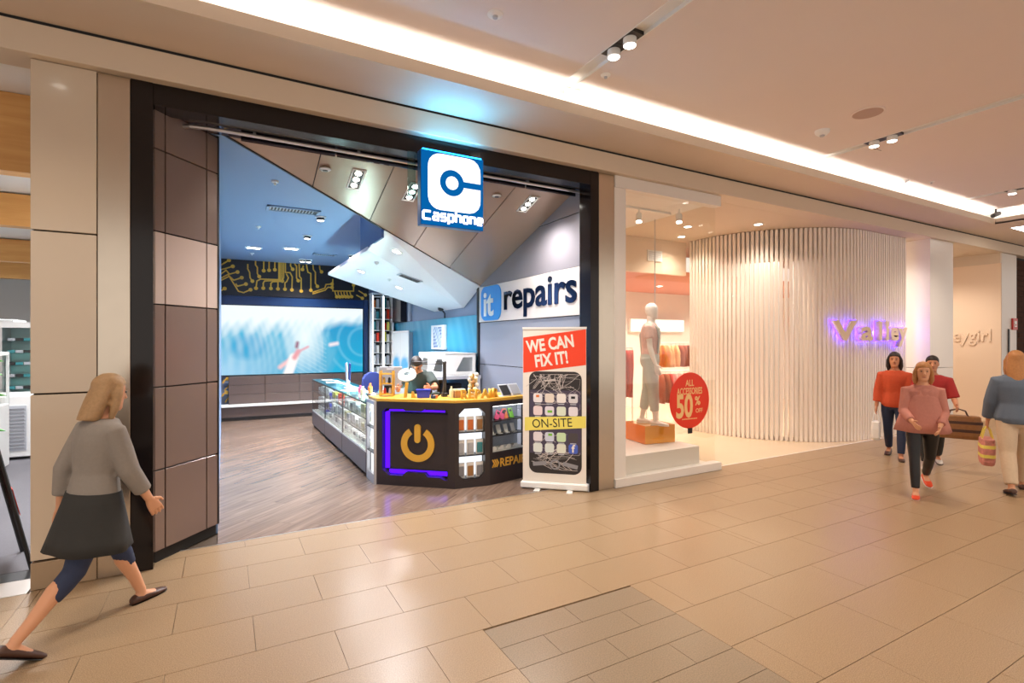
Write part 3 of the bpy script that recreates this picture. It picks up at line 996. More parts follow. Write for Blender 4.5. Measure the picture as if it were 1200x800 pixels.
MB().tube([(-0.1, 0.1, 0.24), (-0.16, 0.2, 0.27)], 0.03).build('lens', 'dgrey', cc)
wc = thing('white_cabinet', 'white two door cabinet with blue wave print beside the turquoise wall', 'cabinet', (3.98, 13.2, 0))
MB().box(3.96, 4.055, 12.3, 13.66, 0.05, 2.08).build('carcass', 'pgrey', wc, world=True)
dprint = vcol('door_print', 0.3)
for y0 in (12.31, 12.985):
    d_ = sheet('door', (3.955, y0 + 0.665, 0.07), (0, -1, 0), (0, 0, 1), 0.665, 2.0, 6, 24, lambda s, t: lerp3((0.78, 0.85, 0.86), (0.05, 0.42, 0.75), 2.4 * blob(s, t, 0.5, 0.60, 0.6, 0.12)), dprint, wc)
    MB().box(3.935, 3.955, y0 + 0.02, y0 + 0.035, 0.9, 1.2).build('handle', 'alu', d_, world=True)
MB().box(3.94, 3.96, 12.275, 12.3, 0.0, 2.1).box(3.94, 3.96, 13.66, 13.685, 0.0, 2.1).box(3.94, 3.96, 12.275, 13.685, 2.075, 2.12).build('edge_frame', 'white', wc, world=True)

# --- workbench, white booth and boxes behind the counter
wbn = thing('work_table', 'grey framed work table standing behind the technician', 'table', (3.5, 9.0, 0))
MB().box(3.12, 4.02, 8.35, 10.0, 1.19, 1.25).build('table_top', 'pgrey', wbn, world=True, bev=0.004)
for x in (3.15, 3.97):
    for y in (8.38, 9.95):
        MB().box(x - 0.03, x + 0.03, y - 0.03, y + 0.03, 0, 1.19).build('leg', 'pgrey', wbn, world=True)
MB().box(3.15, 4.0, 8.4, 9.95, 0.86, 0.89).build('lower_shelf', 'dgrey', wbn, world=True)
bo = thing('spray_booth', 'white open fronted booth with triangular window on the grey work table', 'booth', (3.5, 9.1, 1.25))
by0, by1, bx0, bx1 = 8.4, 9.75, 3.35, 3.95
MB().box(bx0, bx1, by0, by1, 1.252, 1.275).build('floor_panel', 'wht', bo, world=True)
MB().box(bx0, bx1, by0, by1, 1.62, 1.645).build('top_panel', 'wht', bo, world=True)
MB().box(bx1 - 0.02, bx1, by0, by1, 1.27, 1.63).build('back_panel', 'wht', bo, world=True)
MB().box(bx0, bx1, by1 - 0.02, by1, 1.27, 1.63).build('side_panel', 'wht', bo, world=True)
fs_ = MB(axes((bx0, by0 + 0.02, 1.27), (1, 0, 0), (0, 0, 1)))
fs_.prism([(0, 0), (0.6, 0), (0.6, 0.05), (0, 0.05)], 0, 0.02).prism([(0, 0.3), (0.6, 0.3), (0.6, 0.36), (0, 0.36)], 0, 0.02).prism([(0.52, 0.05), (0.6, 0.05), (0.6, 0.3), (0.52, 0.3)], 0, 0.02).prism([(0, 0.05), (0.2, 0.05), (0.34, 0.3), (0, 0.3)], 0, 0.02)
fs_.build('side_panel', 'wht', bo, world=True)
fm = axes((bx0, by1, 1.27), (0, -1, 0), (0, 0, 1))
LB = by1 - by0
f_ = MB(fm)
f_.prism([(0, 0), (0.12, 0), (0.12, 0.36), (0, 0.36)], -0.0, 0.012).prism([(0.12, 0.27), (LB, 0.27), (LB, 0.36), (0.12, 0.36)], 0, 0.012)
f_.prism([(LB - 0.1, 0), (LB, 0), (LB, 0.27), (LB - 0.1, 0.27)], 0, 0.012).prism([(0.12, 0), (LB - 0.1, 0), (LB - 0.1, 0.04), (0.12, 0.04)], 0, 0.012)
f_.prism([(0.5, 0.04), (0.78, 0.04), (0.98, 0.27), (0.5, 0.27)], 0, 0.012).prism([(0.12, 0.16), (0.25, 0.27), (0.12, 0.27)], 0, 0.012)
f_.build('front_panel', 'wht', bo, world=True)
for i, (x, y, z, m_, d_) in enumerate(((3.45, 9.3, 0.892, 'card', (0.3, 0.42, 0.24)), (3.6, 8.75, 0.892, 'blackm', (0.3, 0.3, 0.2)))):
    if m_ == 'card':
        cb = thing('cardboard_box', 'open brown cardboard box under the white booth', 'box', (x, y, z))
        MB().box(-0.15, 0.15, -0.21, 0.21, 0, 0.21).build('carton', m_, cb)
        MB().slab([(-0.15, -0.21, 0.21), (-0.15, 0.21, 0.21), (-0.24, 0.21, 0.27), (-0.24, -0.21, 0.27)], (0, 0, 0.006)).build('flap', m_, cb)
        MB().slab([(-0.15, -0.21, 0.21), (0.15, -0.21, 0.21), (0.15, -0.3, 0.24), (-0.15, -0.3, 0.24)], (0, 0, 0.006)).build('flap', m_, cb)
    else:
        tag(MB().box(-d_[0] / 2, d_[0] / 2, -d_[1] / 2, d_[1] / 2, 0, d_[2]).build('black_case', m_, loc=(x, y, z), bev=0.01), 'black equipment case under the right end of the white booth', 'case')
ch = thing('stool_chair', 'navy upholstered chair standing behind the glass showcases', 'chair', (2.62, 10.25, 0), R(20))
b = MB()
rr = []
for k in range(9):
    a = PI * k / 8
    rr.append((0.24 * math.cos(a), 0.95 + 0.30 * math.sin(a) ** 0.6))
MB(axes((0, 0.12, 0), (1, 0, 0), (0, 0, 1))).prism([(0.24, 0.78)] + rr + [(-0.24, 0.78)], -0.03, 0.03).build('backrest', 'navyf', ch, bev=0.015)
MB().lathe([(0.22, 0.62), (0.24, 0.65), (0.24, 0.69), (0.2, 0.71)]).build('seat', 'navyf', ch, smooth=True)
MB().tube([(0, 0, 0.06), (0, 0, 0.62)], 0.03).build('column', 'chrome', ch)
MB().box(-0.03, 0.03, 0.1, 0.14, 0.66, 0.82).build('back_support', 'blackm', ch)
for k in range(5):
    a = 2 * PI * k / 5
    MB().tube([(0, 0, 0.08), (0.26 * math.cos(a), 0.26 * math.sin(a), 0.03)], [0.025, 0.018]).build('leg', 'chrome', ch)

# --- the counter
PA, PB, PC, PD = Vector((1.73, 6.72, 0)), Vector((2.53, 6.02, 0)), Vector((2.99, 5.96, 0)), Vector((3.64, 6.10, 0))
inner = [(3.55, 6.68), (3.0, 6.55), (2.72, 6.6), (2.27, 7.13)]
ct = thing('service_counter', 'dark many sided service counter with gold top and purple lit front', 'counter', (2.6, 6.5, 0))
top = [PA, PB, PC, PD]
MB().prism([(p.x, p.y) for p in top] + inner + [(1.72, 7.13)], 1.075, 1.115).build('counter_top', 'gold', ct, world=True, bev=0.004, label='gold counter top')
core = [(1.95, 6.86), (2.60, 6.24), (2.99, 6.19), (3.57, 6.32)] + inner[0:1] + inner[1:]
MB().prism(core, 0.0, 1.075).build('core', 'counter', ct, world=True)
LAB = (PB - PA).length
mab = axes(PA, PB - PA, (0, 0, 1))
# front: outer frame, purple recess, floating panel
b = MB(mab)
b.prism([(0, 0), (LAB, 0), (LAB, 0.1), (0.93, 0.1), (0.86, 0.13), (0.70, 0.13), (0.66, 0.175), (0.40, 0.175), (0.36, 0.13), (0.17, 0.13), (0.08, 0.2), (0, 0.2)], -0.1, 0)
b.prism([(0, 0.2), (0.08, 0.2), (0.08, 0.95), (0, 0.95)], -0.1, 0)
b.prism([(0, 0.95), (0.08, 0.95), (0.13, 0.99), (0.36, 0.99), (0.40, 0.96), (0.62, 0.96), (0.66, 0.99), (LAB, 0.99), (LAB, 1.075), (0, 1.075)], -0.1, 0)
b.prism([(0.97, 0.1), (LAB, 0.1), (LAB, 0.99), (0.97, 0.99)], -0.1, 0)
b.build('front_frame', 'counter', ct, world=True)
MB(mab).prism([(0.0, 0.02), (LAB, 0.02), (LAB, 1.05), (0.0, 1.05)], -0.14, -0.1).build('recess_back', 'counter', ct, world=True)
MB(mab).prism([(0.085, 0.2), (0.14, 0.2), (0.14, 0.95), (0.085, 0.93)], -0.1, -0.085).prism([(0.14, 0.135), (0.93, 0.135), (0.93, 0.185), (0.14, 0.185)], -0.1, -0.085).prism([(0.14, 0.945), (0.9, 0.945), (0.9, 0.965), (0.14, 0.965)], -0.1, -0.085).build('purple_light', 'purple', ct, world=True, label='glowing purple light strip')
MB(mab).prism([(0.21, 0.21), (0.965, 0.21), (0.965, 0.925), (0.21, 0.925), (0.165, 0.88), (0.165, 0.26)], -0.075, -0.05).build('floating_panel', 'counter', ct, world=True, bev=0.004)
pw = MB(mab)
cx, cz = 0.55, 0.535
pw.ribbon([(cx + 0.185 * math.sin(a), cz + 0.185 * math.cos(a)) for a in [R(32 + 296 * k / 40) for k in range(41)]], 0.085, -0.05, -0.035)
pw.prism(rrect(cx - 0.041, cx + 0.041, cz + 0.015, cz + 0.255, 0.04), -0.05, -0.03)
pw.build('power_symbol', 'gold', ct, world=True, label='gold power symbol')
# second facet: lit niche with eight sided opening
LBC = (PC - PB).length
mbc = axes(PB, PC - PB, (0, 0, 1))
b = MB(mbc)
u0, u1, v0, v1, ck = 0.055, 0.40, 0.10, 1.0, 0.07
b.prism([(0, 0), (LBC, 0), (LBC, v0), (0, v0)], -0.1, 0).prism([(0, v1), (LBC, v1), (LBC, 1.075), (0, 1.075)], -0.1, 0)
b.prism([(0, v0), (u0, v0), (u0, v1), (0, v1)], -0.1, 0).prism([(u1, v0), (LBC, v0), (LBC, v1), (u1, v1)], -0.1, 0)
for x, y, sx_, sy_ in ((u0, v0, 1, 1), (u1, v0, -1, 1), (u0, v1, 1, -1), (u1, v1, -1, -1)):
    b.prism([(x, y), (x + sx_ * ck, y), (x, y + sy_ * ck)], -0.1, 0)
b.build('niche_frame', 'counter', ct, world=True)
MB(mbc).prism([(u0 - 0.02, v0 - 0.02), (u1 + 0.02, v0 - 0.02), (u1 + 0.02, v1 + 0.02), (u0 - 0.02, v1 + 0.02)], -0.205, -0.19).build('niche_light', glow('niche_glow', 'f4f8ff', 1.25), ct, world=True, label='glowing white back panel')
NSH = [0.112, 0.405, 0.70]
for z in NSH:
    MB(mbc).prism([(u0 - 0.01, z - 0.012), (u1 + 0.01, z - 0.012), (u1 + 0.01, z), (u0 - 0.01, z)], -0.19, -0.02).build('niche_shelf', 'blackm', ct, world=True)
for r_, (z, ms_) in enumerate(((NSH[2], ['orangep', 'orangep', 'card']), (NSH[1], ['pgrey', 'pgrey', 'tealp']), (NSH[0], ['greyp', 'card', 'greyp']))):
    for k in range(3):
        p = mbc @ Vector((0.10 + 0.125 * k, z, -0.08))
        o = thing('phone_case_pack', 'phone case pack, %s of three on the %s shelf of the eight sided lit niche' % (('left', 'middle', 'right')[k], ('top', 'middle', 'lowest')[r_]), 'pack',
                  p, math.atan2((PC - PB).y, (PC - PB).x), ['top niche packs', 'middle niche packs', 'lowest niche packs'][r_])
        MB().box(-0.048, 0.048, -0.012, 0.012, 0, 0.19).build('card_back', 'wht', o)
        MB().box(-0.036, 0.036, -0.026, -0.012, 0.02, 0.15).build('phone_case', ms_[k], o, bev=0.005)
# third facet: glazed display with lettered apron
LCD = (PD - PC).length
mcd = axes(PC, PD - PC, (0, 0, 1))
b = MB(mcd)
b.prism([(0, 0), (LCD, 0), (LCD, 0.41), (0, 0.41)], -0.1, 0).prism([(0, 1.01), (LCD, 1.01), (LCD, 1.075), (0, 1.075)], -0.1, 0)
b.prism([(0, 0.41), (0.05, 0.41), (0.05, 1.01), (0, 1.01)], -0.1, 0).prism([(LCD - 0.03, 0.41), (LCD, 0.41), (LCD, 1.01), (LCD - 0.03, 1.01)], -0.1, 0)
b.build('display_frame', 'counter', ct, world=True)
MB(mcd).prism([(0.02, 0.4), (LCD - 0.01, 0.4), (LCD - 0.01, 1.03), (0.02, 1.03)], -0.215, -0.2).build('display_back', mat('display_back_panel', 'aeb9cc', 0.4), ct, world=True)
MB(mcd).prism([(0.06, 1.0), (LCD - 0.04, 1.0), (LCD - 0.04, 1.008), (0.06, 1.008)], -0.09, -0.03).build('display_light', 'led', ct, world=True)
MB(mcd).prism([(0.05, 0.41), (LCD - 0.03, 0.41), (LCD - 0.03, 1.01), (0.05, 1.01)], -0.012, -0.006).build('display_glass', 'glass', ct, world=True)
DSH = [0.425, 0.625, 0.815]
for z in DSH:
    MB(mcd).prism([(0.04, z - 0.012), (LCD - 0.02, z - 0.012), (LCD - 0.02, z), (0.04, z)], -0.2, -0.02).build('display_shelf', 'blackm' if z > 0.5 else 'wht', ct, world=True)
text('REPAIR', 0.155, mcd @ Matrix.Translation((0.165, 0.215, 0.002)), 'gold', ct, bold=0.003, sx=0.95)
for k in range(3):
    MB(mcd).ribbon([(0.045 + 0.034 * k, 0.32), (0.077 + 0.034 * k, 0.27), (0.045 + 0.034 * k, 0.22)], 0.02, 0.0, 0.004).build('chevron', 'gold', ct, world=True)
cpr = math.atan2((PD - PC).y, (PD - PC).x)
for k, (m_, x) in enumerate((('pgrey', 0.1), ('pinkp', 0.19), ('pinkp', 0.28), ('orangep', 0.37), ('lime', 0.47))):
    p = mcd @ Vector((x, DSH[2], -0.1))
    o = thing('phone_case', ['grey', 'dark pink', 'bright pink', 'orange', 'lime green'][k] + ' phone case leaning on the upper shelf of the lettered counter display', 'case', p, cpr)
    MB(Matrix.Rotation(R(-25), 4, 'X') @ Matrix.Rotation(R(35 if k in (1, 2) else 0), 4, 'Y')).box(-0.037, 0.037, -0.006, 0.006, 0, 0.14).build('case_shell', m_, o, bev=0.004)
    MB(Matrix.Rotation(R(-25), 4, 'X') @ Matrix.Rotation(R(35 if k in (1, 2) else 0), 4, 'Y')).box(-0.02, 0.02, -0.01, -0.006, 0.09, 0.12).build('camera_window', 'blackm', o)
for k in range(4):
    p = mcd @ Vector((0.12 + 0.125 * k, DSH[1], -0.1))
    o = thing('phone_stand', 'white phone stand, %s from left on the middle shelf of the lettered counter display' % ('first', 'second', 'third', 'fourth')[k], 'stand', p, cpr, 'white phone stands in the counter display')
    MB(Matrix.Rotation(R(-20), 4, 'X')).box(-0.035, 0.035, -0.006, 0.006, 0.01, 0.12).build('rest', 'wht', o, bev=0.003)
    MB().box(-0.03, 0.03, -0.04, 0.05, 0, 0.012).build('foot', 'wht', o)
for k in range(4):
    p = mcd @ Vector((0.12 + 0.125 * k, DSH[0], -0.11))
    o = tag(MB().box(-0.05, 0.05, -0.05, 0.05, 0, 0.03).box(-0.03, 0.03, -0.06, -0.05, 0, 0.05).build('price_tray', 'wht', loc=p, bev=0.004), 'flat white tray, %s from left on the lowest shelf of the lettered counter display' % ('first', 'second', 'third', 'fourth')[k], 'tray', 'white trays in the counter display')
    o.rotation_euler = (0, 0, cpr)
# lit column on the left end
lc = MB()
lc.box(1.70, 1.74, 6.72, 6.75, 0.0, 1.075).box(1.70, 1.74, 7.10, 7.13, 0.0, 1.075).box(1.70, 1.74, 6.75, 7.10, 0.0, 0.12).box(1.70, 1.74, 6.75, 7.10, 1.03, 1.075)
lc.build('end_frame', 'alu', ct, world=True)
MB().box(1.76, 1.78, 6.75, 7.12, 0.1, 1.05).build('end_light', glow('end_glow', 'f6f9ff', 1.5), ct, world=True, label='glowing white end panel')
MB().box(1.78, 2.0, 6.86, 7.12, 0.0, 1.075).build('end_core', 'counter', ct, world=True)
for z in (0.40, 0.72):
    MB().box(1.70, 1.76, 6.75, 7.10, z - 0.01, z).build('end_divider', 'blackm', ct, world=True)

# --- three glass showcases running back from the counter
GROUPS = []
for n, (y0, y1) in enumerate(((7.15, 8.785), (8.795, 10.465), (10.475, 12.07))):
    nm = ['nearest', 'middle', 'furthest'][n]
    gsh = thing('glass_showcase', nm + ' of the three lit glass showcases running back from the counter', 'showcase', (1.97, (y0 + y1) / 2, 0), group='glass showcases')
    MB().box(1.71, 2.25, y0, y1, 0.05, 0.335).build('base_cabinet', 'counter', gsh, world=True)
    MB().box(1.695, 1.712, y0 + 0.01, y1 - 0.01, 0.05, 0.33).build('base_panel', 'cgrey', gsh, world=True, bev=0.003)
    for fx in (1.75, 2.2):
        for fy in (y0 + 0.06, y1 - 0.06):
            MB().lathe([(0.025, 0), (0.025, 0.05)], 8, (fx, fy, 0)).build('foot', 'blackm', gsh, world=True)
    MB().box(1.70, 2.25, y0 + 0.005, y1 - 0.005, 0.335, 0.36).build('deck', 'wht', gsh, world=True)
    for x in (1.70, 2.235):
        for y in (y0 + 0.002, y1 - 0.017):
            MB().box(x, x + 0.015, y, y + 0.015, 0.335, 1.0).build('post', 'dgrey', gsh, world=True)
    MB().box(1.70, 1.712, y0, y1, 0.995, 1.012).box(2.238, 2.25, y0, y1, 0.995, 1.012).build('top_rail', 'dgrey', gsh, world=True)
    MB().box(1.695, 2.255, y0, y1, 1.012, 1.022).build('top_glass', 'glasst', gsh, world=True)
    MB().box(1.702, 1.707, y0 + 0.02, y1 - 0.02, 0.36, 0.995).build('front_glass', 'glass', gsh, world=True)
    MB().box(2.20, 2.21, y0 + 0.02, y1 - 0.02, 0.36, 0.995).build('back_panel', mat('case_back', 'eef2f7', 0.4), gsh, world=True)
    for z in (0.57, 0.785):
        MB().box(1.725, 2.19, y0 + 0.02, y1 - 0.02, z - 0.006, z).build('glass_shelf', 'glass', gsh, world=True)
        MB().box(1.715, 1.725, y0 + 0.02, y1 - 0.02, z - 0.012, z).build('shelf_edge', 'dgrey', gsh, world=True)
    for z in (0.985, 0.776, 0.56):
        MB().box(2.165, 2.185, y0 + 0.05, y1 - 0.05, z - 0.008, z).build('light_strip', 'ledc', gsh, world=True)
    for r_, z in enumerate((0.36, 0.57, 0.785)):
        rn = ['lowest', 'middle', 'top'][r_]
        for k in range(8):
            y = y0 + 0.14 + k * (y1 - y0 - 0.28) / 7
            for q in range(2):
                hh = random.uniform(0.05, 0.13)
                wd_ = random.uniform(0.05, 0.08)
                pool = ['wht', 'pgrey', 'creamp', 'wht', 'greyp', 'wht', 'bluep' if n == 2 else 'wht', 'wht']
                c = random.choice(pool)
                if n == 1 and r_ == 2 and k in (2, 3, 4): c = 'orangep' if q else 'redsign'
                if n == 1 and r_ == 2 and k == 6: c = 'yellow'
                o = MB().box(-0.045, 0.045, -wd_, wd_, 0, hh).build('boxed_accessory', c, loc=(1.86 + 0.2 * q, y + random.uniform(-0.01, 0.01), z), bev=0.004)
                o.rotation_euler = (0, 0, random.uniform(-0.12, 0.12))
                tag(o, '%s box %s from near end, %s row, %s level, %s showcase' % (CN[c], 'first' if k == 0 else ORD[k], ('front', 'back')[q], rn, nm), 'box', 'boxes on the %s level of the %s showcase' % (rn, nm))

# --- things on the counter and showcases
TOPZ = 1.116
rk = thing('gold_rack', 'gold wire rack standing on the left end of the counter', 'rack', (1.93, 6.94, TOPZ), R(-28))
for sx_ in (-0.085, 0.085):
    for sy_ in (-0.05, 0.05):
        MB().box(sx_ - 0.008, sx_ + 0.008, sy_ - 0.008, sy_ + 0.008, 0, 0.34).build('post', 'gold', rk)
for z in (0.02, 0.16, 0.29):
    MB().box(-0.09, 0.09, -0.055, -0.045, z, z + 0.016).box(-0.09, 0.09, 0.045, 0.055, z, z + 0.016).build('rail', 'gold', rk)
    MB().box(-0.085, 0.085, -0.05, 0.05, z, z + 0.006).build('shelf', 'goldm', rk)
for k, (x, z, m_, nm) in enumerate(((-0.04, 0.166, 'gold', 'gold'), (0.03, 0.166, 'blackm', 'black'), (-0.03, 0.026, 'redsign', 'red'), (0.04, 0.026, 'wht', 'white'))):
    p = Matrix.Translation(rk.location) @ Matrix.Rotation(R(-28), 4, 'Z') @ Vector((x, 0, z))
    tag(MB().lathe([(0.016, 0), (0.02, 0.03), (0.016, 0.07), (0.006, 0.085)], 10).build('charm_holder', m_, loc=p), nm + ' little charm holder on a shelf of the gold rack', 'holder')
mo = thing('grey_monitor', 'grey monitor seen from behind on the counter left of the technician', 'monitor', (2.08, 7.3, 1.023), R(-25))
MB().box(-0.16, 0.16, -0.018, 0.018, 0.2, 0.47).build('screen_shell', 'greyp', mo, bev=0.008)
MB().box(-0.05, 0.05, -0.022, -0.018, 0.425, 0.445).build('badge', 'pgrey', mo)
MB().box(-0.03, 0.03, 0.019, 0.04, 0.02, 0.35).build('stand', 'dgrey', mo)
MB().box(-0.1, 0.1, -0.08, 0.08, 0.0, 0.02).build('foot', 'dgrey', mo)
wg = thing('gold_wedge_stand', 'two leaning gold wedge pieces standing on the counter edge', 'stand', (2.12, 6.56, TOPZ), R(-40))
MB().slab([(-0.075, -0.02, 0), (-0.045, -0.02, 0), (-0.02, -0.02, 0.2), (-0.05, -0.02, 0.2)], (0, 0.04, 0)).build('tall_piece', 'gold', wg)
MB().slab([(0.03, -0.02, 0), (0.085, -0.02, 0), (0.05, -0.02, 0.085), (0.035, -0.02, 0.085)], (0, 0.04, 0)).build('short_piece', 'gold', wg)
# ring lamp on its arm
ml = thing('magnifier_lamp', 'white ring magnifier lamp on a jointed black arm clamped to the counter', 'lamp', (2.57, 6.47, TOPZ))
MB().box(-0.035, 0.035, -0.035, 0.035, 0, 0.05).build('clamp', 'dgrey', ml, bev=0.004)
MB().box(-0.02, 0.02, -0.015, 0.015, 0.05, 0.44).build('lower_arm', 'dgrey', ml)
MB().lathe([(0.02, -0.02), (0.03, 0), (0.02, 0.02)], 10, (0, 0, 0.45)).build('joint', 'blackm', ml)
pj = Vector((0, 0, 0.45))
pe = Vector((2.21, 6.78, 1.56)) - Vector(ml.location)
for off in (-0.014, 0.014):
    MB().tube([pj + Vector((0, 0, off)), pe + Vector((0, 0, off))], 0.006, 6).build('upper_arm', 'dgrey', ml)
hd = Vector((2.13, 6.70, 1.415)) - Vector(ml.location)
nrm = Vector((-0.30, -0.50, 0.82)).normalized()
q = Vector((0, 0, 1)).rotation_difference(nrm).to_matrix().to_4x4()
q.translation = hd
MB().tube([pe, hd + nrm * -0.03], 0.01, 6).build('neck', 'dgrey', ml)
prof = [(0.135, -0.02), (0.14, 0.0), (0.13, 0.016)]
ring = MB(q)
ring.ribbon([(0.078 * math.cos(2 * PI * k / 28), 0.078 * math.sin(2 * PI * k / 28)) for k in range(28)], 0.075, -0.015, 0.016, closed=True)
ring.build('ring_light', glow('ring_glow', 'eefaf4', 1.9), ml, label='glowing white ring')
MB(q).lathe([(0.041, -0.004), (0.041, 0.004)], 20).build('lens', mat('smoky_lens', '39464a', 0.1), ml)
MB(q).lathe([(0.12, -0.03), (0.12, -0.016)], 24).build('ring_shell', 'wht', ml)
# tub with tools
tb = thing('blue_tub', 'blue plastic tub standing on the counter beside the technician', 'tub', (2.28, 6.47, TOPZ), R(-25))
MB().loft([[(x * k, y * k, z) for x, y in ((-0.09, -0.05), (0.09, -0.05), (0.09, 0.05), (-0.09, 0.05))] for k, z in ((0.85, 0), (1.0, 0.1))]).build('bowl', 'bluep', tb, bev=0.006)
MB().box(-0.095, 0.095, -0.055, 0.055, 0.1, 0.11).build('rim', 'bluep', tb)
tg = tag(MB().ell((0, 0, 0.035), (0.07, 0.03, 0.035)).build('tool_pouch', 'dgreen', loc=(2.46, 6.5, TOPZ), smooth=True), 'dark green soft pouch lying on the counter by the lamp arm', 'pouch')
tag(MB().lathe([(0.028, 0), (0.028, 0.1), (0.012, 0.12), (0.012, 0.15)], 12).build('spray_bottle', 'creamp', loc=(2.60, 6.30, TOPZ), smooth=False), 'pale yellow bottle standing right of the lamp arm', 'bottle')
tc_ = thing('tissue_box', 'tan and white box on the counter left of the gold letters', 'box', (2.71, 6.3, TOPZ), R(-8))
MB().box(-0.07, 0.07, -0.05, 0.05, 0, 0.085).build('carton', 'card', tc_, bev=0.003)
MB().box(-0.072, 0.072, -0.052, 0.052, 0.085, 0.11).build('lid', 'creamp', tc_, bev=0.003)
for k, (x, y, m_, nm) in enumerate(((2.40, 6.36, 'orangep', 'orange'), (2.36, 6.33, 'navy', 'navy'))):
    tag(MB().box(-0.03, 0.03, -0.02, 0.02, 0, 0.045).build('small_pot', m_, loc=(x, y, TOPZ), bev=0.006), nm + ' little pot on the counter in front of the pouch', 'pot')
# charm stand, cream figures
cf = thing('charm_display', 'tall cream coloured charm display behind the gold letters', 'display', (2.93, 6.34, TOPZ))
MB().lathe([(0.07, 0), (0.075, 0.03), (0.06, 0.05)], 14).build('foot', 'creamp', cf)
MB().tube([(0, 0, 0.05), (0, 0, 0.3)], 0.014).build('stem', 'goldm', cf)
for k in range(14):
    a = k * 2.4
    z = 0.07 + 0.017 * k
    MB().ell((0.05 * math.cos(a), 0.05 * math.sin(a), z), (0.028, 0.028, 0.03), 8, 6).build('charm', ['creamp', 'wht', 'creamp', 'card'][k % 4], cf, smooth=True)
# gold standing letters
lt = thing('gold_letters', 'row of thick gold standing letters along the counter edge spelling a word', 'letters', (2.9, 6.08, TOPZ))
lm1 = axes((2.64, 6.09, TOPZ), PC - PB, (0, 0, 1))
seq = [('R', 0), ('E', 0.1), ('P', 0.19), ('A', 0.28)]
for ch_, x in seq:
    text(ch_, 0.165, lm1 @ Matrix.Translation((x, 0.002, 0)), 'gold', lt, 'letter', 0.004, 0.022, 0.9)
lm2 = axes((3.03, 6.06, TOPZ), PD - PC, (0, 0, 1))
for ch_, x in (('I', 0.0), ('R', 0.05)):
    text(ch_, 0.165, lm2 @ Matrix.Translation((x, 0.002, 0)), 'gold', lt, 'letter', 0.004, 0.022, 0.9)
for k, x in enumerate((0.12, 0.3)):
    p = axes(PC, PD - PC, (0, 0, 1)) @ Vector((0.24 + x, TOPZ, -0.13))
    o = thing('tablet_stand', ['left', 'right'][k] + ' clear sloping tablet stand on the right end of the counter', 'stand', p, cpr)
    MB().slab([(-0.085, -0.06, 0.004), (0.085, -0.06, 0.004), (0.085, 0.05, 0.15), (-0.085, 0.05, 0.15)], (0, 0.006, 0.004)).build('sloping_plate', 'pgrey', o)
    MB().slab([(-0.07, -0.055, 0.016), (0.07, -0.055, 0.016), (0.07, 0.04, 0.14), (-0.07, 0.04, 0.14)], (0, -0.004, 0.003)).build('tablet', 'greyp' if k else 'blackm', o)
    MB().box(-0.08, 0.08, -0.06, 0.06, 0, 0.006).build('foot', 'wht', o)
# on the showcases
GZ = 1.023
ts = thing('twin_phone_stand', 'tall twin armed blue and white phone stand on top of the middle showcase', 'stand', (1.93, 9.45, GZ))
MB().box(-0.05, 0.05, -0.12, 0.12, 0, 0.015).build('foot', 'wht', ts)
for s_ in (-1, 1):
    MB().tube([(0, s_ * 0.04, 0.015), (0, s_ * 0.09, 0.16)], 0.016).build('arm', 'wht', ts)
    MB(Matrix.Translation((0, s_ * 0.1, 0.15)) @ Matrix.Rotation(R(-10 * s_), 4, 'X')).box(-0.012, 0.012, -0.05, 0.05, 0, 0.3).build('phone_holder', 'navyf' if s_ < 0 else 'pgrey', ts, bev=0.006)
for k, (y, x, m_, hh, nm) in enumerate(((8.6, 1.95, 'pinkp', 0.11, 'pink'), (8.35, 2.05, 'orangep', 0.16, 'orange'), (8.2, 1.9, 'creamp', 0.13, 'cream'), (7.95, 2.1, 'tealp', 0.09, 'teal'), (7.7, 2.08, 'orangep', 0.1, 'small orange'), (7.62, 1.92, 'wht', 0.08, 'white'))):
    tag(MB().lathe([(0.035, 0), (0.04, hh * 0.6), (0.018, hh * 0.8), (0.018, hh)], 12).build('bottle', m_, loc=(x, y, GZ)), nm + ' squat bottle standing on top of the nearest showcase', 'bottle')
for k, (y, x, rz) in enumerate(((11.6, 1.95, 0.2), (10.9, 1.9, -0.1), (8.95, 1.85, 0.3), (7.45, 2.0, 0.1))):
    o = tag(MB().box(-0.1, 0.1, -0.15, 0.15, 0, 0.004).build('paper_sheet', 'wht', loc=(x, y, GZ)), ['white paper sheet on the far end of the furthest showcase', 'white paper sheet on the near end of the furthest showcase', 'white paper sheet beside the twin phone stand', 'white paper sheet on the near end of the nearest showcase'][k], 'paper')
    o.rotation_euler = (0, 0, rz)
o = thing('cosmetic_case', 'open teal case lying on the nearest showcase top', 'case', (1.98, 7.95, GZ), 0.3)
MB().box(-0.1, 0.1, -0.14, 0.0, 0, 0.04).build('tray', 'drawer', o, bev=0.005)

# --- roll-up banner at the right of the entrance
bL, bR = Vector((3.30, 5.66, 0)), Vector((3.90, 5.12, 0))
WB = (bR - bL).length
bnr = thing('rollup_banner', 'white rollup banner with red heading and cracked phone picture at the shop entrance', 'banner', (bL + bR) / 2)
mbn = axes(bL, bR - bL, (0, 0, 1))
MB(mbn).prism([(-0.02, 0.012), (WB + 0.02, 0.012), (WB + 0.02, 0.09), (-0.02, 0.09)], -0.09, 0.03).build('base_housing', 'wht', bnr, world=True, bev=0.012)
MB(mbn).prism([(WB + 0.02, 0.01), (WB + 0.03, 0.01), (WB + 0.03, 0.095), (WB + 0.02, 0.095)], -0.095, 0.035).build('end_cap', 'pgrey', bnr, world=True)
for u in (0.2, WB - 0.2):
    MB(mbn).prism([(u - 0.035, 0.0), (u + 0.035, 0.0), (u + 0.035, 0.012), (u - 0.035, 0.012)], -0.16, 0.14).build('foot', 'wht', bnr, world=True)
